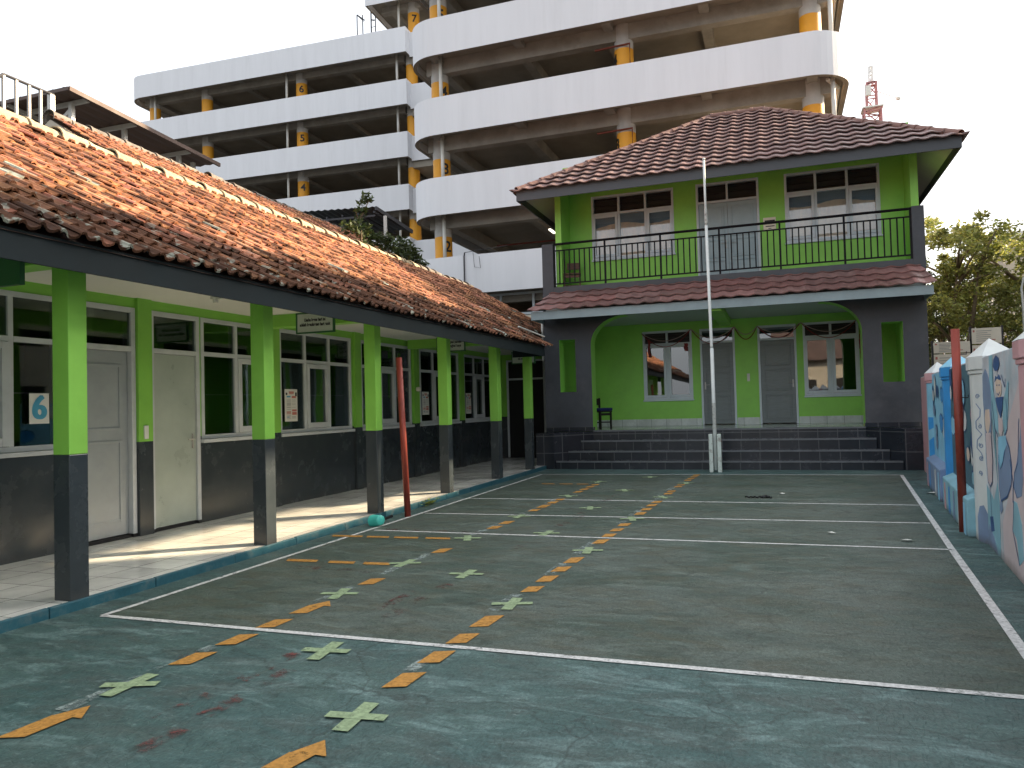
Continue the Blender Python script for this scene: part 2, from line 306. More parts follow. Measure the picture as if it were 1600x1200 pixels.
M['muralpink'] = mat('mural dusty pink', (.56,.33,.35), .55, .12, 3, .08, 50); M['muralteal'] = mat('mural pale teal', (.24,.46,.54), .55, .15, 3); M['muralslate'] = mat('mural slate blue', (.20,.28,.42), .55, .15, 3)
M['muralnavy'] = mat('mural navy', (.035,.09,.23), .55, .15, 3); M['muralskin'] = mat('mural skin', (.66,.54,.44), .55, .08, 3); M['muralrose'] = mat('mural rose', (.60,.51,.51), .55, .1, 3); M['murallight'] = mat('mural sky blue', (.26,.56,.74), .5, .15, 3)
M['lampglow'] = mat('lamp tube', (.9,.88,.8), .5, 0)
_b = M['lampglow'].node_tree.nodes['Principled BSDF']; _b.inputs['Emission Color'].default_value = (1,.93,.75,1); _b.inputs['Emission Strength'].default_value = .9
M['redmast'] = mat('red mast paint', (.38,.17,.17), .6, .1); M['whitemast'] = mat('white mast paint', (.75,.75,.75), .6, .1)

def foot_grime(m, ztop, col, amt=.8):
    t = m.node_tree; n = t.nodes; l = t.links; b = [q for q in n if q.type == 'BSDF_PRINCIPLED'][0]; src = b.inputs['Base Color'].links[0].from_socket
    g = n.new('ShaderNodeNewGeometry'); sp = n.new('ShaderNodeSeparateXYZ'); l.new(g.outputs['Position'], sp.inputs[0])
    v = n.new('ShaderNodeTexNoise'); v.inputs['Scale'].default_value = 6; v.inputs['Detail'].default_value = 8; v.inputs['Roughness'].default_value = .75; l.new(g.outputs['Position'], v.inputs['Vector'])
    k = n.new('ShaderNodeMath'); k.operation = 'MULTIPLY_ADD'; k.inputs[1].default_value = -.9*ztop; l.new(v.outputs[0], k.inputs[0]); l.new(sp.outputs[2], k.inputs[2])
    h = n.new('ShaderNodeMapRange'); h.inputs[1].default_value = -.55*ztop; h.inputs[2].default_value = .12*ztop; h.inputs[3].default_value = amt; h.inputs[4].default_value = 0; l.new(k.outputs[0], h.inputs[0])
    mx = n.new('ShaderNodeMix'); mx.data_type = 'RGBA'; l.new(h.outputs[0], mx.inputs[0]); l.new(src, mx.inputs[6]); mx.inputs[7].default_value = (*col, 1); l.new(mx.outputs[2], b.inputs['Base Color'])
for k_ in ('lilac','muralwhite','muralblue','muralrose','muralteal','muralslate'): foot_grime(M[k_], .16, (.09,.075,.06))
foot_grime(M['grey'], .32, (.085,.08,.072), .6)
def text(body, size, mtl, loc, rot, name='lettering', parent=None, depth=.002, align='CENTER', sx=1, bold=0):
    cu = bpy.data.curves.new(name, 'FONT'); cu.body = body; cu.size = size; cu.align_x = align; cu.align_y = 'CENTER'; cu.extrude = depth; cu.offset = bold; cu.space_line = 1.05
    o = bpy.data.objects.new(name, cu); C.objects.link(o); bpy.context.view_layer.update()
    me = bpy.data.meshes.new_from_object(o.evaluated_get(bpy.context.evaluated_depsgraph_get()))
    bpy.data.objects.remove(o); bpy.data.curves.remove(cu)
    me.materials.clear(); me.materials.append(mtl)
    q = bpy.data.objects.new(name, me); C.objects.link(q); me.transform(Matrix.LocRotScale(Vector(loc), __import__('mathutils').Euler(rot), Vector((sx,1,1))))
    if parent: q.parent = parent
    return q
FRONT = (R(90),0,0)            # faces -Y
FACEX = (R(90),0,R(90))        # faces +X

# ------------------------------------------------------------------ roof tiles
def tile_sheet(name, O, U, V, lenU, lenV, tw, th, prof, lip, mtl, parent, clips=(), jit=.006, tintf=None, eave_open=True):
    O = Vector(O); U = Vector(U).normalized(); V = Vector(V).normalized(); N = U.cross(V).normalized()
    if N.z < 0: N = -N
    mb = MB(); nu = int(math.ceil(lenU/tw)); nv = int(math.ceil(lenV/th))
    for j in range(nv):
        v0 = j*th; v1 = min(v0+th*1.08, lenV)
        for i in range(nu):
            u0 = i*tw
            mb.tint = tintf(i, j, u0, v0) if tintf else (1,1,1)
            dj = random.gauss(0, jit); dt = random.gauss(0, jit); dv = random.gauss(0, jit*1.4)
            rows = []
            for (vv, hh) in ((v0+dv, lip-.022), (v0+dv, lip), (v1, 0.0)):
                rows.append(mb.vs([O+U*(u0+a*tw)+V*vv+N*(hh+h+dj+dt*(a-.5)) for (a, h) in prof]))
            k = len(prof)
            for a, b in zip(rows, rows[1:]):
                for q in range(k-1):
                    mb.f.append((a+q, a+q+1, b+q+1, b+q)); mb.m.append(0)
    o = mb.build(name, mtl, parent, tint=True, fix=False)
    if clips:
        bm = bmesh.new(); bm.from_mesh(o.data)
        for co, no in clips:
            bmesh.ops.bisect_plane(bm, geom=bm.verts[:]+bm.edges[:]+bm.faces[:], plane_co=co, plane_no=no, clear_outer=True)
        bm.to_mesh(o.data); bm.free()
    return o
CLAYP = [(0,.022),(.08,.038),(.20,.044),(.32,.034),(.42,.012),(.60,.0),(.84,.006),(.96,.018),(1.05,.026)]
WAVEP = [(0,.026),(.12,.034),(.28,.026),(.45,.008),(.62,.0),(.80,.008),(.93,.022),(1.02,.027)]

def ridge_caps(name, p0, p1, r, seg, mtl, parent, jit=.008, drop=.03):
    p0 = Vector(p0); p1 = Vector(p1); d = (p1-p0); L = d.length; d.normalize(); n = max(1, int(round(L/seg))); mb = MB()
    s = Vector((-d.y, d.x, 0)).normalized(); up = s.cross(d); up = up if up.z > 0 else -up
    for i in range(n):
        a = p0+d*(L*i/n); b = p0+d*(L*(i+1)/n+.04); off = up*random.gauss(0,jit)
        ra = r*1.0; rb = r*.9; rows = []
        for q, rr, ex in ((a, ra*1.0, 0), (a, ra*1.12, 0), (a+d*.06, ra*1.1, 0), (a+d*.07, ra, 0), (b, rb, 0)):
            rows.append(mb.vs([q+off+s*rr*math.cos(R(t))+up*(rr*math.sin(R(t))*.9-drop) for t in range(-30, 211, 24)]))
        k = 11
        for x, y in zip(rows, rows[1:]):
            for q in range(k-1): mb.f.append((x+q, x+q+1, y+q+1, y+q)); mb.m.append(0)
    return mb.build(name, mtl, parent)

# ------------------------------------------------------------------ windows and doors
def window_x(parent, x, y0, y1, z0, z1, mull, zt, sash, glass='glass', frame='frame', fw=.055, dep=.12, zm=True):
    """window in a wall of constant x, seen from +X. mull: y of mullions, zt transom height, sash: indexes of opening lights"""
    f = MB(); xo = x+.012; xi = xo-dep
    f.box(xi,xo,y0,y0+fw,z0,z1); f.box(xi,xo,y1-fw,y1,z0,z1)
    f.box(xi,xo-.002,y0+fw,y1-fw,z0,z0+fw); f.box(xi,xo-.002,y0+fw,y1-fw,z1-fw,z1)
    for m in mull: f.box(xi+.004,xo-.004,m-fw/2,m+fw/2,z0+fw,z1-fw)
    if zt: 
        ys = [y0+fw]+[q for m in mull for q in (m-fw/2, m+fw/2)]+[y1-fw]
        for a, b in zip(ys[::2], ys[1::2]): f.box(xi+.006,xo-.001,a,b,zt-fw/2,zt+fw/2)
    w = f.build('window', M[frame], parent, bevel=.004)
    ys = [y0]+list(mull)+[y1]
    p = MB(); p.box(x-.022,x-.018,y0+.02,y1-.02,z0+.02,z1-.02); p.build('pane', M[glass], w)
    for i in sash:
        a = ys[i]+fw/2+.004; b = ys[i+1]-fw/2-.004; t = (zt or z1)-fw/2-.004; bz = z0+fw+.004; s = MB(); q = .07; xs = xo+.012
        s.box(xs-.05,xs,a,a+q,bz,t); s.box(xs-.05,xs,b-q,b,bz,t); s.box(xs-.05,xs-.001,a+q,b-q,bz,bz+q*1.2); s.box(xs-.05,xs-.001,a+q,b-q,t-q,t)
        s.build('sash', M[frame], w, bevel=.004)
    sl = MB(); sl.box(x-.02,x+.06,y0-.02,y1+.02,z0-.05,z0-.003); sl.build('sill', M[frame], w, bevel=.005)
    return w
def window_y(parent, y, x0, x1, z0, z1, mull, zt, sash, glass, frame, fw=.055, louvre=True, dep=.12):
    f = MB(); yo = y-.012; yi = yo+dep
    f.box(x0,x0+fw,yo,yi,z0,z1); f.box(x1-fw,x1,yo,yi,z0,z1); f.box(x0+fw,x1-fw,yo+.002,yi,z0,z0+fw); f.box(x0+fw,x1-fw,yo+.002,yi,z1-fw,z1)
    for m in mull: f.box(m-fw/2,m+fw/2,yo+.004,yi-.004,z0+fw,z1-fw)
    xs = [x0+fw]+[q for m in mull for q in (m-fw/2,m+fw/2)]+[x1-fw]
    for a, b in zip(xs[::2], xs[1::2]): f.box(a,b,yo+.001,yi-.006,zt-fw/2,zt+fw/2)
    w = f.build('window', M[frame], parent, bevel=.004)
    p = MB(); p.box(x0+.02,x1-.02,y+.03,y+.034,z0+.02,zt); p.build('pane', M[glass], w)
    l = MB()
    for a, b in zip(xs[::2], xs[1::2]):
        l.box(a,b,y+.10,y+.104,zt+fw/2,z1-fw)
        k = 3
        for i in range(k):
            zc = zt+fw/2+(z1-fw-zt-fw/2)*(i+.5)/k; l.bar((a,y+.055,zc),(b,y+.055,zc),.05,.008)
    l.build('louvre', M['louvre'], w)
    for i in sash:
        ys = [x0]+list(mull)+[x1]; a = ys[i]+fw/2+.004; b = ys[i+1]-fw/2-.004; t = zt-fw/2-.004; bz = z0+fw+.004; q = .065; s = MB(); yo2 = yo-.012
        s.box(a,a+q,yo2,yo2+.05,bz,t); s.box(b-q,b,yo2,yo2+.05,bz,t); s.box(a+q,b-q,yo2+.001,yo2+.05,bz,bz+q); s.box(a+q,b-q,yo2+.001,yo2+.05,t-q,t)
        s.build('sash', M[frame], w, bevel=.004)
    sl = MB(); sl.box(x0-.02,x1+.02,y-.05,y+.02,z0-.04,z0-.003); sl.build('sill', M[frame], w, bevel=.005)
    return w
def handle_mb(p, ax, out):
    """lever handle and plate; ax lever direction, out away from the door"""
    p = Vector(p); ax = Vector(ax); out = Vector(out); m = MB()
    m.bar(p+out*.006-Vector((0,0,.12)), p+out*.006+Vector((0,0,.07)), .035, .012)
    m.tube([p, p+out*.05], .009); m.tube([p+out*.05, p+out*.05+ax*.11], .008)
    return m
def panels_y(m, y, x0, x1, zs, mi=0, inset=.09):
    """raised panel mouldings on a door facing -Y"""
    for a, b in zs:
        q = .022
        m.box(x0+inset,x1-inset,y-.024,y,a,a+q,mi); m.box(x0+inset,x1-inset,y-.024,y,b-q,b,mi)
        m.box(x0+inset,x0+inset+q,y-.022,y,a+q,b-q,mi); m.box(x1-inset-q,x1-inset,y-.022,y,a+q,b-q,mi)
        m.box(x0+inset+.055,x1-inset-.055,y-.008,y,a+.055,b-.055,mi)

# ================================================================== THE SETTING
def sheet(name, pts, m, z): 
    b = MB(); b.face([(x,y,z) for x,y in pts]); return tag(b.build(name, m), kind='structure')
sheet('ground', [(-400,-400),(400,-400),(400,700),(-400,700)], M['asphalt'], -.02)
sheet('courtyard', [(-5.2,-8),(1.0,-8),(1.12,0),(2.75,17.9),(-5.5,17.9),(-5.2,16.9)], M['court'], 0.0)
# skewed court area inside the white lines
CL = [(-4.861,4.361),(-4.903,15.643),(2.111,15.926),(1.223,4.366)]
sheet('court', CL, M['inner'], .003)
mk = MB(); zl = .0055
def strip(mb, a, b, w, z=zl, mi=0):
    a = Vector((*a,z)); b = Vector((*b,z)); d = (b-a).normalized(); s = Vector((-d.y,d.x,0))*w/2
    n = max(1,int((b-a).length/1.5))
    for i in range(n):
        p = a+(b-a)*i/n; q = a+(b-a)*(i+1)/n; mb.face([p-s,q-s,q+s,p+s], mi)
strip(mk, CL[0], CL[3], .055); strip(mk, CL[3], (1.28,5.14), .062); strip(mk,(1.28,5.14),(1.512,8.31),.062); strip(mk,(1.512,8.31),CL[2],.06)
strip(mk, CL[0], CL[1], .05); strip(mk, CL[1], CL[2], .05)
for a, b in (((-4.80,8.30),(1.512,8.313)),((-4.83,9.77),(1.60,9.97)),((-4.86,11.48),(1.78,11.57))): strip(mk,a,b,.05)
tag(mk.build('court_line', M['white line']), kind='structure')
zo = .0075
og = MB()
def dash(x0,y0,x1,y1,w=.125,arrow=False):
    sk = .05
    a = Vector((x0,y0,zo)); b = Vector((x1,y1,zo))
    if arrow: og.face([(x0-w/2,y0,zo),(x0+w/2,y0+sk,zo),(x1+w/2,y1-.09,zo),(x1+w*.95,y1-.09,zo),(x1+.02,y1+.05,zo),(x1-w*.45,y1-.10,zo),(x1-w/2,y1-.10,zo)])
    else: og.face([(x0-w/2,y0,zo),(x0+w/2,y0+sk,zo),(x1+w/2,y1,zo),(x1-w/2,y1-sk,zo)])
k = 1.0
for x0,y0,x1,y1,ar in [(-2.06,2.60,-2.02,2.93,1),(-2.01,3.62,-2.0,3.90,0),(-2.0,4.02,-1.99,4.29,0),(-1.99,4.40,-1.98,4.66,0),(-1.985,4.77,-1.97,5.10,0),(-1.955,5.76,-1.945,6.0,0),(-1.945,6.12,-1.935,6.40,0),(-1.93,6.52,-1.92,6.78,0),(-1.92,6.90,-1.91,7.22,0),
    (-1.89,7.92,-1.875,8.22,0),(-1.88,8.34,-1.875,8.60,0),(-1.87,8.72,-1.86,8.97,0),(-1.86,9.10,-1.85,9.37,0),(-1.83,10.06,-1.82,10.36,0),(-1.82,10.48,-1.81,10.76,0),(-1.81,10.90,-1.80,11.18,0),(-1.80,11.28,-1.78,11.56,0),(-1.77,12.35,-1.765,12.62,0),(-1.765,12.70,-1.76,12.93,0),(-1.745,13.40,-1.735,13.62,0),(-1.73,13.70,-1.72,13.90,0),(-1.70,14.50,-1.69,14.75,0),(-1.68,14.85,-1.67,15.1,0),(-1.66,15.2,-1.65,15.42,0),(-1.65,15.5,-1.64,15.8,0),
    (-3.46,2.56,-3.44,2.94,1),(-3.445,3.60,-3.44,3.88,0),(-3.435,3.99,-3.43,4.27,0),(-3.43,4.38,-3.42,4.64,0),(-3.42,4.75,-3.41,5.10,1),(-3.40,5.68,-3.40,5.96,0),(-3.39,7.10,-3.385,7.38,0),(-3.375,8.62,-3.37,8.89,0),(-3.365,9.0,-3.355,9.30,0),(-3.355,10.16,-3.35,10.42,0),(-3.345,10.52,-3.34,10.90,0),(-3.335,11.0,-3.33,11.30,0),(-3.325,11.38,-3.32,11.62,0),(-3.30,12.42,-3.295,12.7,0),(-3.29,12.8,-3.285,13.08,0),(-3.28,13.2,-3.275,13.45,0),(-3.27,13.55,-3.265,13.8,0)]:
    dash(x0,y0,x1,y1,.125,ar)
def cdash(x0,x1,y,w=.1): og.face([(x0,y-w/2,zo),(x1,y-w/2+.02,zo),(x1-.04,y+w/2+.02,zo),(x0-.04,y+w/2,zo)])
for x0,x1,y in [(-5.08,-4.68,7.83),(-4.62,-4.34,7.85),(-4.27,-3.97,7.87),(-3.88,-3.58,7.90),(-4.72,-4.38,6.46),(-4.24,-3.96,6.47),(-3.86,-3.58,6.49),(-4.3,-4.05,13.75),(-3.95,-3.7,13.76),(-3.62,-3.4,13.77)]: cdash(x0,x1,y)
tag(og.build('orange_marking', M['orange line']), kind='structure')
cm = MB(); zc = .009
for i,(x,y) in enumerate([(-3.46,3.28),(-2.0,3.25),(-2.72,4.08),(-3.44,5.37),(-1.96,5.41),(-1.9,7.55),(-1.85,9.72),(-1.78,11.99),(-1.67,14.1),(-2.7,6.27),(-2.62,8.47),(-2.62,10.62),(-2.56,12.85),(-2.5,15.16),(-3.47,6.57),(-3.41,7.98),(-3.37,9.68),(-3.31,11.95),(-3.32,14.17)]):
    rr = random.Random(i*3+1); a0 = R(100+rr.uniform(-12,14)); 
    for q, (ang, ln, w) in enumerate(((a0,.34,.085),(R(14+rr.uniform(-9,9)),.31,.07))):
        dx, dy = math.cos(ang)*ln/2, math.sin(ang)*ln/2; strip(cm,(x-dx,y-dy),(x+dx,y+dy),w,zc+q*.0015)
tag(cm.build('tape_cross', M['cross']), kind='structure')
rd = MB()
for a,b in [((-2.76,2.64),(-2.73,2.9)),((-2.75,3.05),(-2.73,3.33)),((-2.74,3.44),(-2.73,3.73)),((-2.72,4.84),(-2.7,5.09)),((-2.74,5.24),(-2.7,5.43)),((-2.72,5.7),(-2.69,5.88)),((-2.70,6.61),(-2.66,6.96)),((-2.70,7.51),(-2.65,7.73)),((-2.64,8.94),(-2.60,9.34)),((-2.62,10.07),(-2.6,10.31)),((-2.58,11.4),(-2.56,11.7)),((-2.56,12.0),(-2.55,12.3)),((-4.3,8.38),(-3.3,8.40)),((-4.9,8.36),(-4.5,8.38)),((-4.5,6.2),(-3.6,6.18)),((-2.95,2.9),(-2.92,3.3)),((-2.9,3.5),(-2.88,4.0)),((-2.9,5.0),(-2.86,5.6)),((-2.55,9.6),(-2.5,9.95)),((-3.6,3.75),(-3.4,3.9))]: strip(rd,a,b,.10,.0065)
tag(rd.build('faded_red_marking', M['red line']), kind='structure')
gm = MB()
for x,y0,y1 in [(-3.52,2.9,3.6),(-3.5,3.86,4.0),(-3.48,5.1,5.7),(-3.46,6.1,7.2),(-3.44,8.2,9.2),(-2.05,3.9,4.1),(-2.04,5.2,5.7),(-1.99,6.4,6.9),(-1.98,7.3,8.0),(-1.93,9.3,10.2),(-1.9,10.3,11.0),(-3.42,9.9,10.6),(-3.4,11.0,11.6),(-1.85,11.6,12.4),(-1.83,12.9,13.5)]: strip(gm,(x,y0),(x+.02,y1),.09,.006)
tag(gm.build('ghost_marking', M['ghost']), kind='structure')

# walkway floor and kerb
wk = MB(); wk.box(-7.25,-5.24,-6,20.4,-.019,.08); tag(wk.build('walkway', M['tilefloor']), kind='structure')
kb = MB(); y = -6
while y < 17.0:
    L = 1.02; kb.box(-5.239,-5.2+random.uniform(-.003,.003),y+.004,min(y+L-.004,17.0),-.018,.083+random.uniform(-.003,.002)); y += L
tag(kb.build('kerb', M['kerb'], bevel=.008), kind='structure')

# ================================================================== MAIN TWO-STOREY BUILDING
mbld = thing('school_building', 'two storey lime green school block with maroon hip roof, balcony and dark steps', 'building', (-1.2,20,0))
def mp(o): return at_world(o, mbld)
class P:  # proxy parent helper: builds with world coords under the building
    pass
YF = 17.81
# steps and flanks
st = MB(); ex = [(-4.96,2.29,16.96,0,.19),(-4.74,2.09,17.25,.19,.40),(-4.50,1.88,17.53,.40,.63),(-4.26,1.71,YF,.63,.86)]
for i,(x0,x1,y0,z0,z1) in enumerate(ex):
    y1 = ex[i+1][2] if i < 3 else YF+.25
    st.box(x0,x1,y0,y1+.004,0 if i==0 else z0-.003,z1,[0,1,0,0,0,0])
    st.box(x0+.002,x1-.002,y0-.012,y0,z1-.035,z1+.003,2)
mp(st.build('steps', [M['steptile'],M['steptop'],mat('step nosing',(.12,.13,.14),.35,.2,6)]))
for side in (0,1):
    fl = MB()
    pts = [(-5.44,16.96),(-5.0,16.96),(-4.262,YF),(-4.262,YF+.2),(-5.44,YF+.2)] if not side else [(2.33,16.96),(2.76,16.96),(2.9,YF+.2),(1.712,YF+.2),(1.712,YF)]
    fl.prism([(x,y,0) for x,y in pts],(0,0,.835),0); mp(fl.build('step_flank', M['steptile']))
pf = MB(); pf.box(-5.3,2.85,YF+.25,20.62,.3,.86); mp(pf.build('porch_floor', M['porchtile']))
# ground floor front: two dark piers with slots and quarter arches
def pier(x0, x1, s0, s1, arch):
    b = MB(); y0, y1 = YF, YF+.42; z0, z1, za, zb = .84, 3.60, 1.80, 3.075
    def bx(a,c,d,e): b.box(a,c,y0,y1,d,e,[1,1,0,1,1,1])
    bx(x0,s0,z0,z1); bx(s1,x1,z0,z1); bx(s0,s1,z0,za); bx(s0,s1,zb,z1)
    cx, rx = (x1, .86) if arch > 0 else (x0, -.84); n = 12; zc0 = 2.93
    top = [(cx+rx*(1-math.cos(t)), zc0+(z1-zc0)*math.sin(t)) for t in [math.pi/2*i/n for i in range(n+1)]]
    for (xa,za_),(xb,zb_) in zip(top, top[1:]):
        q = [(xa,y0,za_),(xb,y0,zb_),(xb,y0,z1),(xa,y0,z1)]
        b.prism(q,(0,y1-y0,0),1)
        i = len(b.f)-6; b.m[i] = 0
    b.box(x0-.004 if arch<0 else x0-.01, x1+.004 if arch>0 else x1+.01, y0-.012, y0+.2, .842,.94,2)
    # outer side faces stay dark
    o = b.build('pier', [M['facade'],M['lime'],M['steptile']]); return mp(o)
pier(-5.43,-4.26,-5.05,-4.65,1); pier(1.71,2.95,2.09,2.50,-1)
sd = MB(); sd.box(-5.44,-5.431,YF+.002,24.4,.3,4.2); mp(sd.build('side_wall', M['facade'])); sd = MB(); sd.box(2.951,2.97,YF+.002,24.4,.0,4.2); mp(sd.build('side_wall', M['facade']))
# porch walls
pw = MB(); YB = 20.6
holes = [(-3.48,-2.17,1.56,3.42),(-1.96,-1.07,.86,3.41),(-.50,.44,.86,3.41),(.60,1.90,1.56,3.42)]
xs = [-5.3]+[q for h in holes for q in h[:2]]+[2.85]
for i in range(0,len(xs),2): pw.box(xs[i],xs[i+1],YB,YB+.14,.86,3.63)
for x0,x1,z0,z1 in holes:
    if z0 > .9: pw.box(x0,x1,YB,YB+.14,.86,z0)
    pw.box(x0,x1,YB,YB+.14,z1,3.63)
pw.box(-5.3,-5.18,YF+.43,YB,.86,3.63); pw.box(2.73,2.85,YF+.43,YB,.86,3.63)
mp(pw.build('porch_wall', M['lime']))
sk = MB()
for x0,x1 in ((-5.17,-1.97),(-1.06,-.51),(.45,2.72)): sk.box(x0,x1,YB-.014,YB-.001,.861,1.04)
mp(sk.build('skirting', M['skirt']))
pc = MB(); pc.box(-5.3,2.85,17.0,20.75,3.63,3.70); mp(pc.build('porch_ceiling', M['ceilgrey']))
bmx = MB(); bmx.box(-1.42,-1.14,17.02,YB,3.46,3.629); mp(bmx.build('ceiling_beam', M['lime']))
rm = MB(); rm.box(-5.2,2.75,24.2,24.3,.86,3.6); rm.box(-5.2,2.75,20.8,24.2,.80,.86); mp(rm.build('back_wall', M['wallbeige']))
wC = window_y(None, YB, -3.48,-2.17,1.56,3.42,[-2.83],3.06,[0,1],'glassmir','frameblue'); mp(wC)
wD = window_y(None, YB, .60,1.90,1.56,3.42,[1.25],3.06,[0,1],'glassmir','frameblue'); mp(wD)
def porch_door(x0,x1,hs):
    f = MB(); fw=.055; y=YB-.014
    f.box(x0,x0+fw,y,y+.14,.862,3.41); f.box(x1-fw,x1,y,y+.14,.862,3.41); f.box(x0+fw,x1-fw,y+.002,y+.14,3.41-fw,3.41); f.box(x0+fw,x1-fw,y+.002,y+.14,3.02,3.02+fw)
    fr = f.build('door_frame', M['frameblue'], None, bevel=.004); mp(fr)
    p = MB(); p.box(x0+fw,x1-fw,YB+.05,YB+.054,3.07,3.36); p.build('transom_pane', M['glassmir'], fr)
    d = MB(); a,b = x0+fw+.004, x1-fw-.004; yd = YB+.02
    d.box(a,b,yd,yd+.04,.885,3.015); panels_y(d,yd,a,b,((2.36,2.92),(1.72,2.26),(.98,1.62)))
    dr = d.build('door', M['doorport'], None, bevel=.003); mp(dr)
    hx = a+.05 if hs<0 else b-.05
    handle_mb((hx,yd-.001,1.92),(-hs,0,0),(0,-1,0)).build('handle', M['steel'], dr)
porch_door(-1.96,-1.07,-1); porch_door(-.50,.44,1)
sw = MB(); sw.box(-.79,-.72,YB-.014,YB-.001,1.98,2.18); mp(sw.build('light_switch', M['pvc'], bevel=.003))
# lower tile canopy
cf = MB(); cf.box(-5.46,2.95,16.90,16.93,3.50,3.69); cf.box(-5.46,-5.43,16.93,YF,3.50,3.69); cf.box(2.92,2.95,16.93,YF,3.50,3.69); mp(cf.build('canopy_fascia', M['fasciapale']))
cs = MB(); cs.box(-5.43,2.92,16.932,17.0,3.628,3.69); mp(cs.build('canopy_soffit', M['ceilgrey']))
def mtint(i,j,u,v):
    r = random.Random(i*131+j*7); a = .8+r.random()*.4; return (a*(1+.1*r.random()), a, a)
def mtint2(i,j,u,v):
    r = random.Random((i//3)*57+j*11); a = .75+r.random()*.5; return (a*(1+.25*r.random()), a*.92, a*.9)
cr = tile_sheet('canopy_roof', (-5.55,16.84,3.69),(1,0,0),(0,.93,.50),8.6,1.1,.34,.36,WAVEP,.04,M['concretetile'],None,
    clips=[((-5.52,16.84,3.7),(-1,.28,0)),((3.0,16.84,3.7),(1,.12,0))], jit=.003, tintf=mtint2); mp(cr)
# upper storey
sb = MB(); sb.box(-5.43,2.98,YF,YF+.16,4.12,4.385); sb.box(-5.43,-5.145,YF-.004,YF+.17,4.12,5.46); sb.box(2.752,2.99,YF-.004,YF+.17,4.12,5.50); mp(sb.build('balcony_parapet', M['facade'], bevel=.006))
bf = MB(); bf.box(-5.42,2.97,YF+.161,18.9,3.72,4.30); mp(bf.build('balcony_floor', M['ceilgrey']))
YU = 18.8; uh = [(-4.38,-2.31,5.15,6.78),(-1.77,-.31,4.31,6.78),(.26,2.29,5.15,6.78)]
uw = MB(); xs = [-5.11]+[q for h in uh for q in h[:2]]+[2.92]
for i in range(0,len(xs),2): uw.box(xs[i],xs[i+1],YU,YU+.14,4.30,7.62)
for x0,x1,z0,z1 in uh:
    if z0 > 4.5: uw.box(x0,x1,YU,YU+.14,4.30,z0)
    uw.box(x0,x1,YU,YU+.14,z1,7.62)
mp(uw.build('upper_wall', M['lime']))
for x0,x1 in ((-5.11,-4.96),(2.77,2.92)):
    s = MB(); s.prism([(x0,17.95,4.30),(x0,YU-.001,4.30),(x0,YU-.001,6.9),(x0,17.95,6.9)],(x1-x0,0,0)); mp(s.build('wing_wall', M['lime']))
us = MB(); us.box(-5.11,-4.97,YU+.141,24.3,4.0,6.85); us.box(2.78,2.92,YU+.141,24.3,4.0,6.85); us.box(-4.97,2.78,24.2,24.3,4.0,6.4); mp(us.build('outer_wall', M['facade']))
for (x0,x1,ml) in ((-4.38,-2.31,[-3.68,-3.01]),(.26,2.29,[.94,1.61])):
    w = window_y(None, YU, x0,x1,5.15,6.78,ml,6.31,[0,2],'glassup','frameblue'); mp(w)
    c = MB(); n = 60; zt = 6.02
    for i in range(n):
        xa, xb = x0+.06+(x1-x0-.12)*i/n, x0+.06+(x1-x0-.12)*(i+1)/n
        ya, yb = YU+.075+.012*math.sin(i*.9), YU+.075+.012*math.sin((i+1)*.9)
        za, zb = zt-.05*math.sin(i*.13+x0), zt-.05*math.sin((i+1)*.13+x0)
        c.face([(xa,ya,5.16),(xb,yb,5.16),(xb,yb,zb),(xa,ya,za)])
    c.build('curtain', M['curtain'], w, smooth=True)
    c = MB(); c.box(x0+.06,x1-.06,YU+.098,YU+.102,5.9,6.3); c.build('lit_room_panel', M['lit_room_panel'], w)  # added panel; its colour stands in for the lit room behind the panes
ud = MB(); fw=.055; y=YU-.014; x0,x1=-1.77,-.31
ud.box(x0,x0+fw,y,y+.14,4.302,6.78); ud.box(x1-fw,x1,y,y+.14,4.302,6.78); ud.box(x0+fw,x1-fw,y+.002,y+.14,6.725,6.78); ud.box(x0+fw,x1-fw,y+.002,y+.14,6.28,6.335); ud.box(-1.065,-1.015,y+.004,y+.138,6.335,6.725)
fr = ud.build('door_frame', M['frameblue'], None, bevel=.004); mp(fr)
l = MB(); l.box(x0+fw,-1.065,YU+.09,YU+.094,6.335,6.725); l.box(-1.015,x1-fw,YU+.09,YU+.094,6.335,6.725)
for i in range(3):
    zc = 6.39+.14*i
    for a,b in ((x0+fw,-1.065),(-1.015,x1-fw)): l.bar((a,YU+.05,zc),(b,YU+.05,zc),.05,.008)
l.build('louvre', M['louvre'], fr)
for a,b,hx,s in ((-1.71,-1.043,-1.10,-1),(-1.037,-.37,-.98,1)):
    d = MB(); d.box(a,b,YU+.02,YU+.06,4.33,6.275); panels_y(d,YU+.02,a,b,((5.45,6.18),(4.95,5.38),(4.42,4.88)),0,.08)
    dr = d.build('door', M['doorblue'], None, bevel=.003); mp(dr)
    handle_mb((hx,YU+.019,5.28),(s,0,0),(0,-1,0)).build('handle', M['steel'], dr)
# roof
ER = [(-5.75,16.9,6.60),(3.55,16.9,6.60),(3.55,24.8,6.60),(-5.75,24.8,6.60)]; RL=(-1.51,20.85,9.12); RR=(-.15,20.85,9.12)
ff = MB(); ff.box(-5.75,3.55,16.90,16.93,6.36,6.61); ff.box(-5.75,-5.72,16.93,24.77,6.36,6.61); ff.box(3.52,3.55,16.93,24.77,6.36,6.61); ff.box(-5.75,3.55,24.77,24.8,6.36,6.61); mp(ff.build('roof_fascia', M['fasciamid']))
sf = MB(); a0,b0,c0,d0=(-5.72,16.93,6.53),(3.52,16.93,6.53),(3.52,24.77,6.53),(-5.72,24.77,6.53); e0,g0=(-1.51,20.85,8.98),(-.15,20.85,8.98)
sf.face([a0,b0,g0,e0]); sf.face([b0,c0,g0]); sf.face([d0,a0,e0]); sf.face([c0,d0,e0,g0]); mp(sf.build('soffit', M['soffit']))
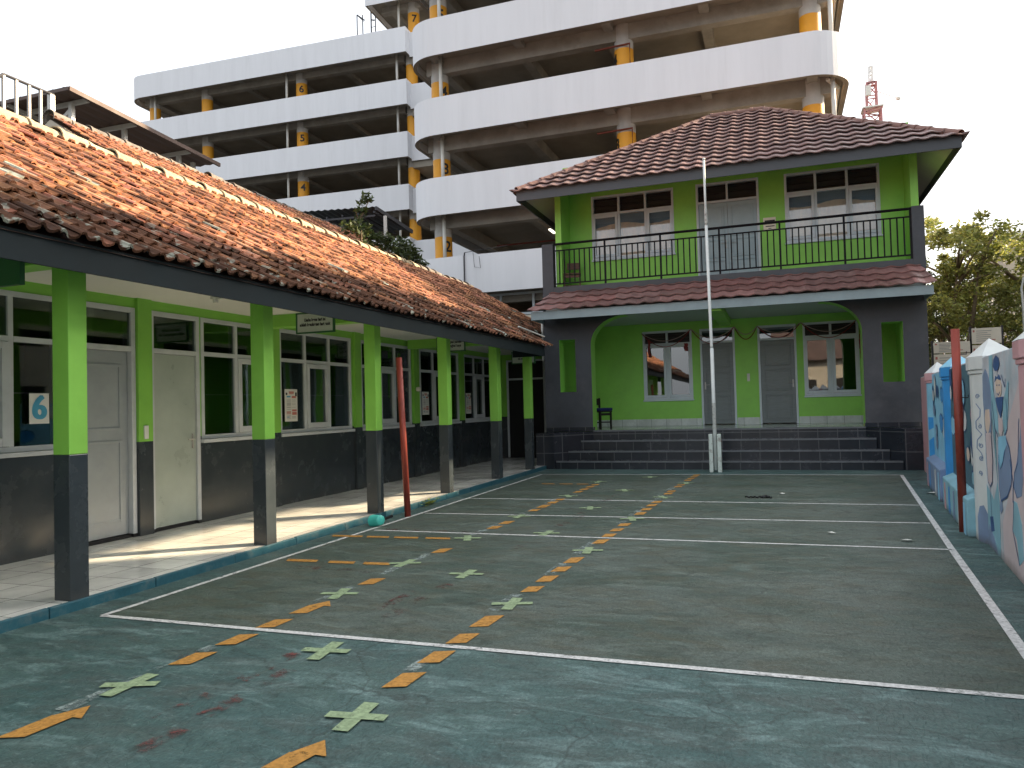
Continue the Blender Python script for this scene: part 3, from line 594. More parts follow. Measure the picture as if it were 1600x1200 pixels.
def slope(A, B, top_mid, lc, rc, nm):
    A=Vector(A); B=Vector(B); U=(B-A).normalized(); T=Vector(top_mid); V=T-A; V=V-U*V.dot(U); L=V.length; V.normalize()
    ov=.10
    return mp(tile_sheet(nm, A-V*ov-U*.15, U, V, (B-A).length+.3, L+ov, .33, .34, WAVEP, .056, M['concretetile'], None, clips=[lc,rc], jit=.003, tintf=mtint))
def hipclip(e, r, inside):
    e=Vector(e); r=Vector(r); d=(r-e); n=Vector((d.y,-d.x,0)).normalized()
    if (Vector(inside)-e).dot(n) > 0: n=-n
    return (e-n*-.0, n)
ctr=(-1,18,7); slope(ER[0],ER[1],RL,hipclip(ER[0],RL,ctr),hipclip(ER[1],RR,ctr),'roof')
ctr=(3,20.8,7); slope(ER[1],ER[2],RR,hipclip(ER[1],RR,ctr),hipclip(ER[2],RR,ctr),'roof')
ctr=(-5,20.8,7); slope(ER[3],ER[0],RL,hipclip(ER[3],RL,ctr),hipclip(ER[0],RL,ctr),'roof')
ctr=(-1,24,7); slope(ER[2],ER[3],RL,hipclip(ER[2],RR,ctr),hipclip(ER[3],RL,ctr),'roof')
for a,b in ((ER[0],RL),(ER[1],RR),(ER[2],RR),(ER[3],RL),(RL,RR)):
    a=Vector(a)+Vector((0,0,.05)); b=Vector(b)+Vector((0,0,.05)); mp(ridge_caps('ridge_cap', a, b, .085, .36, mat('hip cap tile',(.20,.11,.09),.65,.25,6), None, .004))
# balcony railing
rl = MB(); yr = YF+.05
rl.tube([(-5.14,yr,5.45),(2.75,yr,5.46)],.030); rl.bar((-5.14,yr,5.29),(2.75,yr,5.29),.028,.03); rl.bar((-5.14,yr,4.47),(2.75,yr,4.475),.03,.032)
rail = rl.build('railing', M['railing']); mp(rail)
posts=[-5.125,-3.86,-2.53,-1.19,.12,1.44,2.735]
for x in posts:
    p=MB(); p.bar((x,yr,4.385),(x,yr,5.45),.042,.042); p.build('rail_post', M['railing'], rail)
for a,b in zip(posts,posts[1:]):
    for i in range(1,10):
        x=a+(b-a)*i/10; p=MB(); p.bar((x,yr,4.475),(x,yr,5.29),.028,.028); p.build('baluster', M['railing'], rail)
pq = thing('door_plaque','small cream lettered plaque beside the upstairs double door','plaque',(-.05,YU-.01,5.62))
b=MB(); b.box(-.18,.10,-.012,0,-.15,.17); b.build('board', M['cream'], pq, bevel=.004).location=(.0,0,0)
b=MB(); b.box(-.15,.08,-.016,-.0125,.07,.105); b.box(-.13,.07,-.016,-.0125,-.05,-.03); b.box(-.07,.0,-.016,-.0125,-.10,-.085); b.build('print', M['ink'], pq)

# ================================================================== LEFT CLASSROOM WING
cb = thing('classroom_wing','long single storey classroom wing with clay tile roof and green columns','building',(-8,8,0))
def cp(o): return at_world(o, cb)
XW=-7.2; ZS=1.21
for y in (2.02,4.39,6.76,9.13,11.5,13.87,15.95):
    c=MB(); c.box(-5.385,-5.215,y,y+.17,.02,ZS,1); c.box(-5.385,-5.215,y,y+.17,ZS,2.86,0); cp(c.build('column',[M['green'],M['grey']],bevel=.006))
wins=[(3.55,5.98,1.17,[4.62,5.41],[1]),(8.03,9.42,1.17,[8.72],[1]),(9.68,11.74,1.17,[10.36,11.05],[1]),(12.06,14.06,1.17,[12.72,13.38],[1]),(14.46,16.52,1.17,[15.13,15.82],[1]),(16.84,18.9,1.17,[17.5,18.16],[1])]
doors=[(6.02,6.95),(7.17,8.0)]
wl=MB(); ops=sorted([(w[0],w[1],w[2]) for w in wins]+[(d[0],d[1],.08) for d in doors]); yy=-6; ZT=2.78
def wbox(y0,y1,z0,z1):
    if z0<ZS<z1: wl.box(XW-.15,XW,y0,y1,z0,ZS,1); wl.box(XW-.15,XW,y0,y1,ZS,z1,0)
    else: wl.box(XW-.15,XW,y0,y1,z0,z1,1 if z1<=ZS else 0)
for y0,y1,z0 in ops:
    if y0-yy>.001: wbox(yy,y0,.08,2.92)
    if z0>.1: wbox(y0,y1,.08,z0-.03)
    wbox(y0,y1,ZT,2.92); yy=y1
wbox(yy,19.5,.08,2.92)
for y in (4.55,6.955,9.44,11.81,14.12,16.56):
    h=.21; wl.box(XW,XW+.05,y,y+h,.08,ZS-.02,1); wl.box(XW,XW+.05,y,y+h,ZS-.02,2.92,0)
wl.box(XW-.15,-5.44,19.5,19.65,.08,ZS,1); wl.box(XW-.15,-5.44,19.5,19.65,ZS,2.92,0)
cp(wl.build('wall',[M['green'],M['grey']]))
for y0,y1,z0,ml,sh in wins: cp(window_x(None,XW,y0,y1,z0,ZT,ml,2.30,sh))
def class_door(y0,y1,flush,m,panel):
    f=MB(); fw=.06; xo=XW+.014; xi=XW-.12
    f.box(xi,xo,y0,y0+fw,.12,ZT); f.box(xi,xo,y1-fw,y1,.12,ZT); f.box(xi,xo-.002,y0+fw,y1-fw,ZT-fw,ZT); f.box(xi,xo-.002,y0+fw,y1-fw,2.26,2.26+fw)
    fr=f.build('door_frame',M['frame'],None,bevel=.004); cp(fr)
    bs=MB(); bs.box(xi,xo+.004,y0,y0+fw,.08,.12); bs.box(xi,xo+.004,y1-fw,y1,.08,.12); bs.box(xi,XW-.01,y0+fw,y1-fw,.08,.115); bs.build('threshold',M['black'],fr)
    p=MB(); p.box(XW-.02,XW-.016,y0+fw,y1-fw,2.32,ZT-fw); p.build('transom_pane',M['glass'],fr)
    d=MB(); xd=XW-.01 if flush else XW-.05; a,b=y0+fw+.004,y1-fw-.004
    d.box(xd-.04,xd,a,b,.125,2.255)
    if panel:
        for z0,z1 in ((1.34,2.1),(.28,1.22)):
            q=.03; d.box(xd,xd+.012,a+.10,a+.10+q,z0,z1); d.box(xd,xd+.012,b-.10-q,b-.10,z0,z1); d.box(xd,xd+.0115,a+.10+q,b-.10-q,z0,z0+q); d.box(xd,xd+.0115,a+.10+q,b-.10-q,z1-q,z1)
    dr=d.build('door',m,None,bevel=.003); cp(dr)
    handle_mb((xd,b-.07 if not panel else a+.07,1.18),(0,-1 if not panel else 1,0),(1,0,0)).build('handle',M['steel'],dr)
class_door(6.02,6.95,False,M['door'],True); class_door(7.17,8.0,True,M['doorgreen'],False)
sw=MB(); sw.box(XW+.05,XW+.066,7.02,7.085,1.22,1.38); cp(sw.build('light_switch',M['pvc'],bevel=.003))
# end wall dark door and window at the far end of the walkway
ew=MB()
for x in (-7.05,-6.55,-6.0): ew.box(x,x+.055,19.47,19.5,.1,2.75)
ew.box(-6.995,-5.945,19.472,19.5,2.70,2.75); ew.box(-6.995,-6.0,19.474,19.5,2.2,2.25); cp(ew.build('end_door_frame',M['frame']))
ep=MB(); ep.box(-6.99,-6.0,19.485,19.495,.1,2.7); cp(ep.build('end_door',M['dark']))
cl=MB(); cl.box(XW,-5.08,-6,15.66,2.90,2.92); cl.box(XW,-5.46,15.66,20.4,2.90,2.92); cl.prism([(-5.08,-6,2.90),(-4.802,-6,2.715),(-4.802,-6,2.735),(-5.08,-6,2.92)],(0,21.66,0)); cp(cl.build('ceiling',M['ceil']))
for y in (-.3,4.39,9.13,13.87):
    b=MB(); b.box(XW+.0505,-5.10,y-.02,y+.19,2.72,2.899); cp(b.build('beam',M['green']))
lb=MB(); lb.box(-5.38,-5.22,-6,16.2,2.73,2.895); cp(lb.build('eaves_beam',M['green']))
fa=MB(); fa.box(-4.80,-4.775,-6,15.66,2.56,2.772); fa.box(-5.5,-4.80,15.63,15.66,2.56,2.772); cp(fa.build('fascia',M['fascia']))
pp=MB(); pp.tube([(-5.30,14.16,.05),(-5.30,14.16,ZS)],.05,12,1); pp.tube([(-5.30,14.16,ZS),(-5.30,14.16,2.85)],.05,12,0); pp.tube([(-5.30,14.16,1.82),(-5.30,14.16,1.86)],.062,12,0); pp.tube([(-5.30,14.16,2.55),(-5.30,14.16,2.6)],.062,12,0)
cp(pp.build('drain_pipe',[M['green'],M['grey']],smooth=False))
# rooms
rmm=MB(); rmm.box(-12.4,-12.3,-6,19.5,.05,2.95); rmm.box(-12.3,XW-.15,-6,19.5,-.018,.06)
for y in (-6,4.6,9.5,14.2,19.5): rmm.box(-12.3,XW-.151,y,y+.1,.06,2.9)
cp(rmm.build('room_wall',M['dkgreen']))
rc=MB(); rc.box(-12.3,XW-.151,-6,19.6,2.90,2.95); cp(rc.build('room_ceiling',M['ceil']))
cw=MB()
for y0,y1,z0,ml,sh in wins: cw.tube([(XW-.13,y0,1.76),(XW-.13,y1,1.765)],.006,6)
cp(cw.build('curtain_wire',M['pvc']))
# roof
T=.600; VS=Vector((-1,0,T)).normalized()
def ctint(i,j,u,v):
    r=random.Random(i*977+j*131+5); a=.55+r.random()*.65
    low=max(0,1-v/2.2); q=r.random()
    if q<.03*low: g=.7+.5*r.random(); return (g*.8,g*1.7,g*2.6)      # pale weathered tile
    moss_shade=v<.85+.3*math.sin(i*.21)*math.sin(i*.083+1)+.45*r.random()
    if moss_shade: a*=.46  # shade painted into the lower courses, mixed with moss
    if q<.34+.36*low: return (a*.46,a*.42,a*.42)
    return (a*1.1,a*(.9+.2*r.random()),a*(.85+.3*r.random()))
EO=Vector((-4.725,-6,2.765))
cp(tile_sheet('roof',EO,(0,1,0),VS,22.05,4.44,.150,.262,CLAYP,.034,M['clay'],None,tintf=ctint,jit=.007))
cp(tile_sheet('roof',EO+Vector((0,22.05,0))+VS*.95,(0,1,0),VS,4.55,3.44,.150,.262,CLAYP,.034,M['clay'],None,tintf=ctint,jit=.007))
bk=MB(); bk.face([(-8.5,-6,5.0),(-8.5,20.6,5.0),(-12.4,20.6,2.7),(-12.4,-6,2.7)]); bk.face([(-4.76,-6,2.745),(-4.76,15.9,2.745),(-8.5,15.9,4.95),(-8.5,-6,4.95)]); bk.face([(-5.5,15.9,3.2),(-5.5,20.5,3.2),(-8.5,20.5,4.95),(-8.5,15.9,4.95)]); cp(bk.build('roof_deck',M['metalroof']))
gb=MB(); gb.prism([(-5.5,20.45,2.9),(-12.3,20.45,2.9),(-8.5,20.45,4.95)],(0,.1,0)); cp(gb.build('gable',M['wallbeige']))
cp(ridge_caps('ridge_cap',(-8.5,-6,5.01),(-8.5,17.0,5.01),.165,.42,M['ridge'],None,.012)); cp(ridge_caps('ridge_cap',(-8.5,17.0,5.01),(-8.5,20.5,4.99),.16,.42,M['ridgedk'],None,.016))
# verge strip at the far gable
vg=MB(); vg.bar((-8.45,20.48,5.03),(-5.55,20.48,3.30),.08,.06); cp(vg.build('verge',M['ridgedk']))

ws=thing('plastic_stick','thin white plastic stick lying on the roof tiles near the eave end','stick',(-4.97,15.3,3.05))
b=MB(); b.tube([(-.12,-.42,.10),(.14,.55,-.05)],.018,8); b.build('stick',M['pvc'],ws)
dp=MB(); dp.tube([(-5.50,17.9,2.6),(-5.50,17.9,3.75)],.03,10); mp(dp.build('drain_pipe',M['pvc'],smooth=True))
# hanging proverb signs
def hang_sign(label,x0,x1,y,z0,z1,lines,size,txtm='ink',brd='board',lower=True):
    cx=(x0+x1)/2; t=thing('hanging_sign',label,'sign',(cx,y,z0),group='proverb signs under the walkway ceiling'); w=(x1-x0)/2; h=z1-z0
    b=MB(); b.box(-w,w,-.012,.012,0,h); b.build('board',M[brd],t,bevel=.003)
    f=MB(); e=.02; f.box(-w-e,-w,-.02,.02,-e,h+e); f.box(w,w+e,-.02,.02,-e,h+e); f.box(-w,w,-.02,.02,-e,0); f.box(-w,w,-.02,.02,h,h+e); f.build('frame',M['signgreen'],t)
    hg=MB()
    for s in (-1,1): hg.tube([(s*w*.8,0,h),(s*w*.8,0,2.9-z0)],.004,6)
    hg.build('hanger',M['steel'],t)
    if lines: text(lines,size,M[txtm],(0,-.0145,h/2),FRONT,'lettering',t,.001,bold=.0025)
    return t
def narrow(t,s):
    for c in t.children:
        if c.name.startswith('lettering'): c.data.transform(Matrix.Diagonal((s,1,1.05,1)))
t=hang_sign('grey proverb sign reading Usaha keras hari ini, hung beside the third column',-6.26,-5.69,8.86,2.59,2.84,'Usaha keras hari ini\nadalah kesuksesan hari esok',.058); narrow(t,.74)
t=hang_sign('proverb sign reading Rajin pangkal pandai, half hidden by the fourth column',-6.36,-5.79,13.62,2.62,2.87,'Rajin pangkal pandai\nhemat pangkal kaya',.068); narrow(t,.84)
t=hang_sign('dim grey sign reading Banyak membaca, hung at the walkway far end',-5.72,-5.20,16.25,2.47,2.71,'Banyak membaca\ntak menyesal',.058); narrow(t,.84)
t=hang_sign('dark sign board at the left edge seen from its shaded side',-5.75,-5.15,3.95,2.49,2.72,'',.05,brd='signgreen')  # dark board colour stands in for the shade on this sign
bs=thing('number_card','white card with blue number 6 taped inside the left window','sign',(-7.165,5.69,1.60))
b=MB(); b.box(-.001,.001,-.11,.11,-.155,.155); b.build('card',M['paper'],bs)
for dx_,dy_ in ((.002,0),(.0035,-.011),(.005,.011)): text('6',.34,M['blueink'],(dx_,dy_,.0),FACEX,'numeral',bs,.0004,bold=.005); 
for c in bs.children:
    if c.name.startswith('numeral'):
        s=.62; c.data.transform(Matrix.Diagonal((1,.95,1,1)))
        for dy in (-.006,.006): pass
def poster(label,y,z0,z1,n):
    t=thing('poster',label,'poster',(-7.165,y,z0),group='school notices on classroom windows'); w=.16; h=z1-z0; rr=random.Random(n)
    b=MB(); b.box(-.001,.001,-w,w,0,h); b.build('sheet',M['paper'],t)
    def pr(nm,m,rs):
        q=MB()
        for a,c,d,e in rs: q.box(.002,.003,a*w,c*w,d*h,e*h)
        q.build(nm,M[m],t)
    pr('red_print','redink',[(-.35,.45,.885,.93),(-.3,.4,.845,.875),(.1,.75,.72,.79),(-.75,-.05,.27,.31),(-.75,-.05,.225,.25),(.12,.85,.31,.37),(.12,.85,.2,.29)])
    pr('blue_print','blueink',[(-.7,-.1,.745,.79),(-.7,-.3,.12,.15)])
    pr('body_print','greyink',[(-.7,-.05,z,z+.012) for z in (.68,.64,.61,.57,.55,.53,.51,.49,.44,.42,.36,.17,.13,.08)]+[(.1,.7,z,z+.012) for z in (.66,.62,.56,.51,.43,.14,.12,.09)])
    pr('emblem','ink',[(-.85,-.6,.82,.89),(.65,.9,.78,.9)])
poster('white notice with two columns of print behind the second column',9.93,1.35,1.85,1)
poster('white notice on the window just before the fourth column',14.66,1.36,1.85,2)
poster('dim white notice on the window just past the fourth column',17.03,1.34,1.84,3)
ch=thing('ceiling_lamp_holder','small empty lamp holder on white walkway ceiling','lamp',(-6.35,7.35,2.9))
b=MB(); b.lathe([(0.0,-.07),(.03,-.07),(.035,-.03),(.06,-.028),(.06,0)],14); b.build('holder',M['pvc'],ch)
hb=thing('hanging_ornament','small tan round ornament on a thin cord against green pilaster','ornament',(-7.1,14.2,1.85))
b=MB(); b.lathe([(0,0),(.04,.01),(.055,.05),(.04,.09),(.0,.10)],14); b.build('ball',M['cream'],hb,smooth=True); b=MB(); b.tube([(0,0,.1),(0,0,.95)],.003,5); b.build('cord',M['frameblack'],hb)

# ================================================================== POLES, BUCKET, SMALL THINGS
fp=thing('flagpole','tall bare white flagpole bolted to a stub in front of the steps','flagpole',(-1.315,16.36,0))
b=MB(); b.tube([(.0,0,.05),(.0,0,2.6)],.038,14); b.tube([(0,0,2.6),(-.005,0,2.66),(-.03,0,5.2)],.032,14); b.tube([(-.03,0,5.2),(-.035,0,6.6)],.024,14); b.lathe([(0,.0),(.03,0),(.03,.03),(0,.05)],12,M=Matrix.Translation((-.035,0,6.6))); b.build('pole',M['polewhite'],fp,smooth=True)
b=MB(); b.tube([(0,0,.9),(0,0,1.45)],.0395,14); b.build('rust_patch',M['flecked'],fp); b=MB(); b.tube([(-.028,0,5.25),(-.03,0,5.55)],.033,14); b.build('rust_patch',M['flecked'],fp)
for x in (-.085,.085):
    b=MB(); b.box(x-.04,x+.04,-.06,.06,.0,.80); b.build('stub',M['poledirty'],fp,bevel=.012)
b=MB(); b.tube([(-.13,0,.3),(.13,0,.3)],.012,8); b.tube([(-.13,0,.65),(.13,0,.65)],.012,8); b.build('bolt',M['rust'],fp)
def red_post(label,x,y,h,dx,dy):
    t=thing('net_post',label,'post',(x,y,0),group='rust red net posts'); b=MB(); b.tube([(0,0,-.01),(dx,dy,h)],.044,16); b.build('post',M['rust'],t,smooth=True)
    q=MB()
    for z in (h-.08,h-.28,h*.66):
        k=z/h; q.tube([(dx*k+.03,dy*k,z),(dx*k+.10,dy*k-.0,z),(dx*k+.10,dy*k,z+.03)],.006,6)
    q.build('hook',M['frameblack'],t)
red_post('rust red net post leaning beside the walkway kerb',-4.93,9.45,2.22,-.10,.02)
red_post('rust red net post standing by the painted wall',1.835,9.43,2.215,.0,.0)
bt=thing('dipper','turquoise plastic dipper tipped over against the kerb','dipper',(-4.93,8.60,.075),0)
Mx=Matrix.Translation((0,0,0))@Matrix.Rotation(R(-28),4,'Z')@Matrix.Rotation(R(80),4,'Y')
b=MB(); b.lathe([(.0,.085),(.060,.085),(.064,.08),(.077,-.085),(.083,-.088),(.083,-.094),(.074,-.094),(.060,.07),(0,.072)],22,M=Mx); b.build('cup',M['bucket'],bt,smooth=True)
b=MB(); b.bar((.10,.03,.02),(.17,.10,.05),.035,.03); b.build('handle',M['black'],bt)
wd=MB(); rr=random.Random(3)
for i in range(70):
    p=Vector((-5.16+rr.gauss(0,.03),10.62+rr.gauss(0,.13),.02+abs(rr.gauss(0,.04)))); a=rr.random()*6.3; d=Vector((math.cos(a),math.sin(a),rr.uniform(-.2,.6)))*.035; s=Vector((-d.y,d.x,0))*.45
    g=.7+rr.random(); wd.tint=(g*1.0,g*.95,g*.6); wd.face([p-d,p+s,p+d,p-s])
tag(wd.build('weed',M['leaf'],tint=True,fix=False),'small yellowing weed growing along the kerb edge','weed')
rp=MB(); pts=[(-.55+i*.02,12.1+.03*math.sin(i*1.3)+.015*math.sin(i*3.1),.018+.008*math.sin(i*2)) for i in range(20)]; rp.tube(pts,.012,6); rp.tube([(-.33,12.1,.02),(-.25,12.13,.03),(-.2,12.08,.02)],.018,6)
tag(rp.build('rag_strip',M['black']),'short black strip of rag lying on the court','rag')
for i,(x,y,s,lab) in enumerate([(.48,9.01,.05,'cream scrap of paper in the middle of the court right half'),(1.18,8.68,.07,'crumpled white scrap of paper near the lower right court line'),(2.12,12.94,.09,'flat white slip of paper between court line and painted wall'),(-.02,12.6,.05,'pale dry scrap near the back of the court')]):
    r2=random.Random(i); b=MB(); a=r2.random()*3; ps=[]
    for q in range(6):
        t_=q*math.pi/3+a; ps.append(Vector((math.cos(t_)*s*r2.uniform(.7,1.1),math.sin(t_)*s*.6*r2.uniform(.7,1.1),.012+.02*r2.random())))
    for q in range(6): b.face([(0,0,.03),ps[q],ps[(q+1)%6]])
    o=tag(b.build('paper_scrap',M['paper']),lab,'litter','scraps of litter on the court'); o.location=(x,y,0)
def chair(label,loc,rz,m,cushion=None):
    t=thing('wooden_chair',label,'chair',loc,rz)
    for x in (-.19,.19):
        for y in (-.19,.19):
            b=MB(); b.box(x-.02,x+.02,y-.02,y+.02,0,.78 if y>0 else .42); b.build('leg',m,t,bevel=.003)
    b=MB(); b.box(-.22,.22,-.22,.20,.421,.45); b.build('seat',m,t,bevel=.004)
    b=MB(); b.box(-.21,.21,.171,.195,.60,.77); b.build('backrest',m,t,bevel=.004)
    b=MB(); b.box(-.17,.17,-.2,-.18,.34,.40); b.box(-.2,-.18,-.17,.17,.15,.18); b.box(.18,.2,-.17,.17,.15,.18); b.box(-.18,.18,-.01,.01,.15,.18); b.build('stretcher',m,t)
    if cushion: b=MB(); b.box(-.20,.26,-.21,.16,.451,.53); b.build('cushion',cushion,t,bevel=.03)
    return t
chair('brown wooden school chair standing behind the balcony railing',(-4.80,18.30,4.30),R(14),M['wood'])
c2=chair('dark chair with navy cushion at the left end of the porch',(-4.30,18.75,.86),R(60),M['darkwood'],M['bluecloth'])
# garlands across porch windows and doors
def sag(a,b,s,n=14): return [Vector(a).lerp(Vector(b),i/n)+Vector((0,-.0,-s*4*(i/n)*(1-i/n))) for i in range(n+1)]
hk=[(-3.50,3.38),(-2.18,3.42),(-1.07,3.42),(-.50,3.40),(.56,3.43),(1.86,3.42)]
g1=MB(); g2=MB(); yg=YB-.05
for i,((xa,za),(xb,zb)) in enumerate(zip(hk,hk[1:])):
    for k,(s,dx) in enumerate(((.42,0),(.26,.02))):
        pts=sag((xa,yg-.006*k,za),(xb,yg-.006*k,zb),s*(1 if i in (0,1,4) else .8)); (g1 if k==0 else g2).tube(pts,.011,6)
tag(g1.build('garland',M['redcloth']),'deep red ribbon garland swagged in longer loops across the porch wall','garland',group='ribbon garlands on the porch wall'); tag(g2.build('garland',M['pinkcloth']),'pale shiny garland strung in shallower loops across the porch wall','garland',group='ribbon garlands on the porch wall')
for x,z0,z1,w,lab in ((-3.30,2.72,3.2,.06,'short red ribbon streamer hanging at the left porch window'),(1.93,2.45,3.42,.05,'long red ribbon streamer hanging beside the right porch window'),(-2.32,2.85,3.05,.10,'small red bow stuck on the left porch window')):
    b=MB(); n=8
    for i in range(n):
        a=z1-(z1-z0)*i/n; c=z1-(z1-z0)*(i+1)/n; o1=.012*math.sin(i*1.1); o2=.012*math.sin((i+1)*1.1)
        b.box(x-w/2+o1,x+w/2+o1,yg-.02,yg-.012,c,a)
    tag(b.build('streamer',M['redcloth']),lab,'streamer',group='red streamers on the porch')

# ================================================================== MURAL WALL
P0=Vector((1.756,7.03,0)); DV=Vector((.911,9.93,0)).normalized(); NV=Vector((DV.y,-DV.x,0))   # NV points away from the court
mw=thing('mural_wall','low yard wall painted with a pastel blue and pink mural, square capped pillars','wall',P0,0)
mw.rotation_euler=(0,0,math.atan2(DV.y,DV.x)-math.pi/2)
# local frame: x = away from court (+), y = along, z up
def wbuild(mb,name,m,**k): return mb.build(name,m,mw,**k)
pn=MB(); pn.box(0,.16,-9.0,10.0,-.02,1.86); wbuild(pn,'panel',M['lilac'],bevel=.01)
segs=[(-.4,1.65,'lilac'),(2.05,4.6,'muraldeep'),(5.0,7.4,'murallight'),(7.8,9.98,'muralpink')]
for a,b_,m in segs[1:]:
    q=MB(); q.box(-.006,-.0005,a,b_,.0,1.84); wbuild(q,'painted_field',M[m])
for i,(s,m) in enumerate([(-6.75,'muralblue'),(-3.85,'muralwhite'),(-1.05,'muralpink'),(1.65,'muralwhite'),(4.6,'muralblue'),(7.4,'murallight')]):
    def foot(g): return [(.0,s-g*2),(-.065-g,s+.2-g),(-.065-g,s+.4+g),(.0,s+.4+g),(.30+g,s+.4+g),(.30+g,s-g)]
    b=MB(); b.prism([(x,y,-.02) for x,y in foot(0)],(0,0,1.72)); pl=wbuild(b,'pillar',M[m],bevel=.012)
    b=MB(); b.prism([(x,y,1.70) for x,y in foot(.013)],(0,0,.04)); b.prism([(x,y,1.741) for x,y in foot(.026)],(0,0,.13)); b.build('cap',M['muralpink' if i==5 else m],pl,bevel=.008)
    b=MB(); ft=foot(.026); ap=(.10,s+.2,2.06)
    for k in range(6): b.face([(*ft[k],1.872),(*ft[(k+1)%6],1.872),ap])
    b.build('cap_pyramid',M['muralwhite' if i!=4 else 'murallight'],pl)
    if i in (0,4): pass
def onface(p,s0,lift=.0012):   # (x in -.085..0, z) -> slanted near face of the pillar that starts at s0
    t=-p[0]/.085; return (-.065*t-lift*.9, s0+.2*t-lift*.5, p[1])
b=MB(); b.prism([onface(p,7.4,.001) for p in ((0,.0),(-.085,.0),(-.085,.72),(0,.80))],(-.0008,-.0008,0)); b.prism([onface(p,7.4,.001) for p in ((0,.95),(-.085,.9),(-.085,1.12),(0,1.12))],(-.0008,-.0008,0)); wbuild(b,'painted_band',M['muralblue'])
for a,b_,h,m in ((2.05,4.6,.45,'muralteal'),(5.0,7.4,.50,'muralslate')):
    b=MB(); b.prism([(-.0065,a,0),(-.14,a,0),(-.14,a,h-.06),(-.0065,a,h)],(0,b_-a,0)); pl=wbuild(b,'plinth',M[m],bevel=.012)
    for k in range(5):
        y0=a+.1+k*(b_-a)/5; b=MB(); b.prism([(-.142,y0,.0),(-.142,y0+.22,.0),(-.142,y0+.18,h-.12),(-.142,y0+.05,h-.1)],(-.002,0,0)); b.build('painted_stripe',M[['murallight','muralwhite','muralslate','muralblue','muralpink'][k]],pl)
def fig(name,m,pts,off):
    b=MB(); b.prism([(-off,s,z) for s,z in pts],(-.0015,0,0)); return wbuild(b,name,M[m])
def line(pts,off,r=.012,name='painted_line',m='muralnavy'):
    b=MB()
    for (a,c),(d,e) in zip(pts,pts[1:]):
        v=Vector((d-a,e-c)); L=max(v.length,1e-4); n_=Vector((-v.y,v.x))/L*r
        b.face([(-off,a-n_.x,c-n_.y),(-off,d-n_.x,e-n_.y),(-off,d+n_.x,e+n_.y),(-off,a+n_.x,c+n_.y)])
    return wbuild(b,name,M[m],fix=False)
shapes=[('painted_ground','muralrose',[(.76,.0),(.76,.36),(.28,.72),(.45,1.0),(.48,1.14),(-.28,1.59),(-.6,1.6),(-.6,0)],.001),
('painted_ground','muralteal',[(1.64,0),(1.64,.6),(1.2,.5),(.95,.7),(1.05,1.4),(.95,1.85),(1.15,1.85),(1.2,1.5),(1.1,1.3),(.9,.5),(.95,.0)],.0012),
('painted_balloon','muralnavy',[(.91,1.74),(.86,1.80),(.73,1.83),(.6,1.80),(.57,1.75),(.68,1.70),(.83,1.70)],.003),
('painted_head','muralskin',[(.82,1.60),(.72,1.645),(.56,1.61),(.51,1.57),(.54,1.5),(.66,1.45),(.77,1.49),(.84,1.54)],.003),
('painted_hair','muralnavy',[(.86,1.60),(.8,1.655),(.70,1.64),(.62,1.665),(.52,1.62),(.60,1.615),(.72,1.63)],.0045),
('painted_sleeve','muralteal',[(.45,1.43),(.2,1.6),(.16,1.58),(.31,1.2),(.48,1.14),(.52,1.28)],.003),
('painted_sleeve','muralteal',[(1.06,1.43),(1.14,1.6),(1.1,1.62),(.87,1.43),(.77,1.28),(.76,1.13),(.94,1.18)],.003),
('painted_collar','muralnavy',[(.85,1.46),(.44,1.47),(.49,1.38),(.61,1.28),(.75,1.35)],.0045),
('painted_bodice','muralrose',[(.74,1.28),(.52,1.28),(.51,1.19),(.61,1.12),(.75,1.15)],.0045),
('painted_skirt','muralslate',[(.78,1.08),(.36,1.10),(.25,1.04),(.17,.90),(.24,.74),(.45,.62),(.79,.54),(.86,.66),(.86,.9)],.003),
('painted_apron','murallight',[(.79,1.11),(.4,1.14),(.38,1.06),(.52,.99),(.66,.86),(.76,.83),(.83,.89)],.0045),
('painted_shoe','muralslate',[(.84,.53),(.74,.56),(.72,.47),(.83,.42),(.89,.46)],.003),
('painted_veil','muralslate',[(1.58,1.67),(1.41,1.74),(1.26,1.68),(1.12,1.57),(1.11,1.33),(1.2,1.12),(1.54,1.1),(1.63,1.47)],.003),
('painted_face','muralskin',[(1.49,1.34),(1.24,1.35),(1.21,1.23),(1.31,1.14),(1.4,1.11),(1.52,1.15),(1.55,1.26)],.0045),
('painted_gown','muralrose',[(1.54,1.11),(1.22,1.13),(1.17,.87),(1.26,.66),(1.39,.6),(1.51,.64),(1.54,.87)],.0035),
('painted_bird','muralslate',[(-.3,1.31),(-.24,1.17),(-.05,.95),(.07,.85),(.13,.74),(-.0,.66),(-.2,.70),(-.3,.9)],.003),
('painted_bird','muralteal',[(.16,.62),(.02,.62),(-.15,.47),(-.16,.2),(.02,.12),(.1,.31),(.26,.36)],.003),
('painted_base','muralslate',[(1.64,0),(1.64,.12),(1.55,.22),(1.3,.14),(1.15,.05),(1.1,0)],.003)]
for nm,m,p,o in shapes: fig(nm,m,p,o)
line([(.91,1.74),(.86,1.80),(.73,1.83),(.6,1.80),(.57,1.75),(.68,1.70),(.7,1.66)],.005,.008)
line([(.83,1.08),(.86,.9),(.86,.66),(.79,.54),(.45,.62),(.24,.74),(.17,.90),(.25,1.04),(.4,1.12)],.0055,.009)
line([(.80,.95),(.74,.83),(.6,.9),(.45,1.02)],.006,.008); line([(1.06,1.43),(.94,1.18),(.8,1.1)],.0055,.008); line([(.3,1.45),(.31,1.2),(.48,1.12)],.0055,.008)
line([(.76,1.57),(.71,1.57)],.0055,.006); line([(.64,1.57),(.59,1.57)],.0055,.006); line([(.75,1.5),(.68,1.48),(.6,1.51)],.0055,.006)
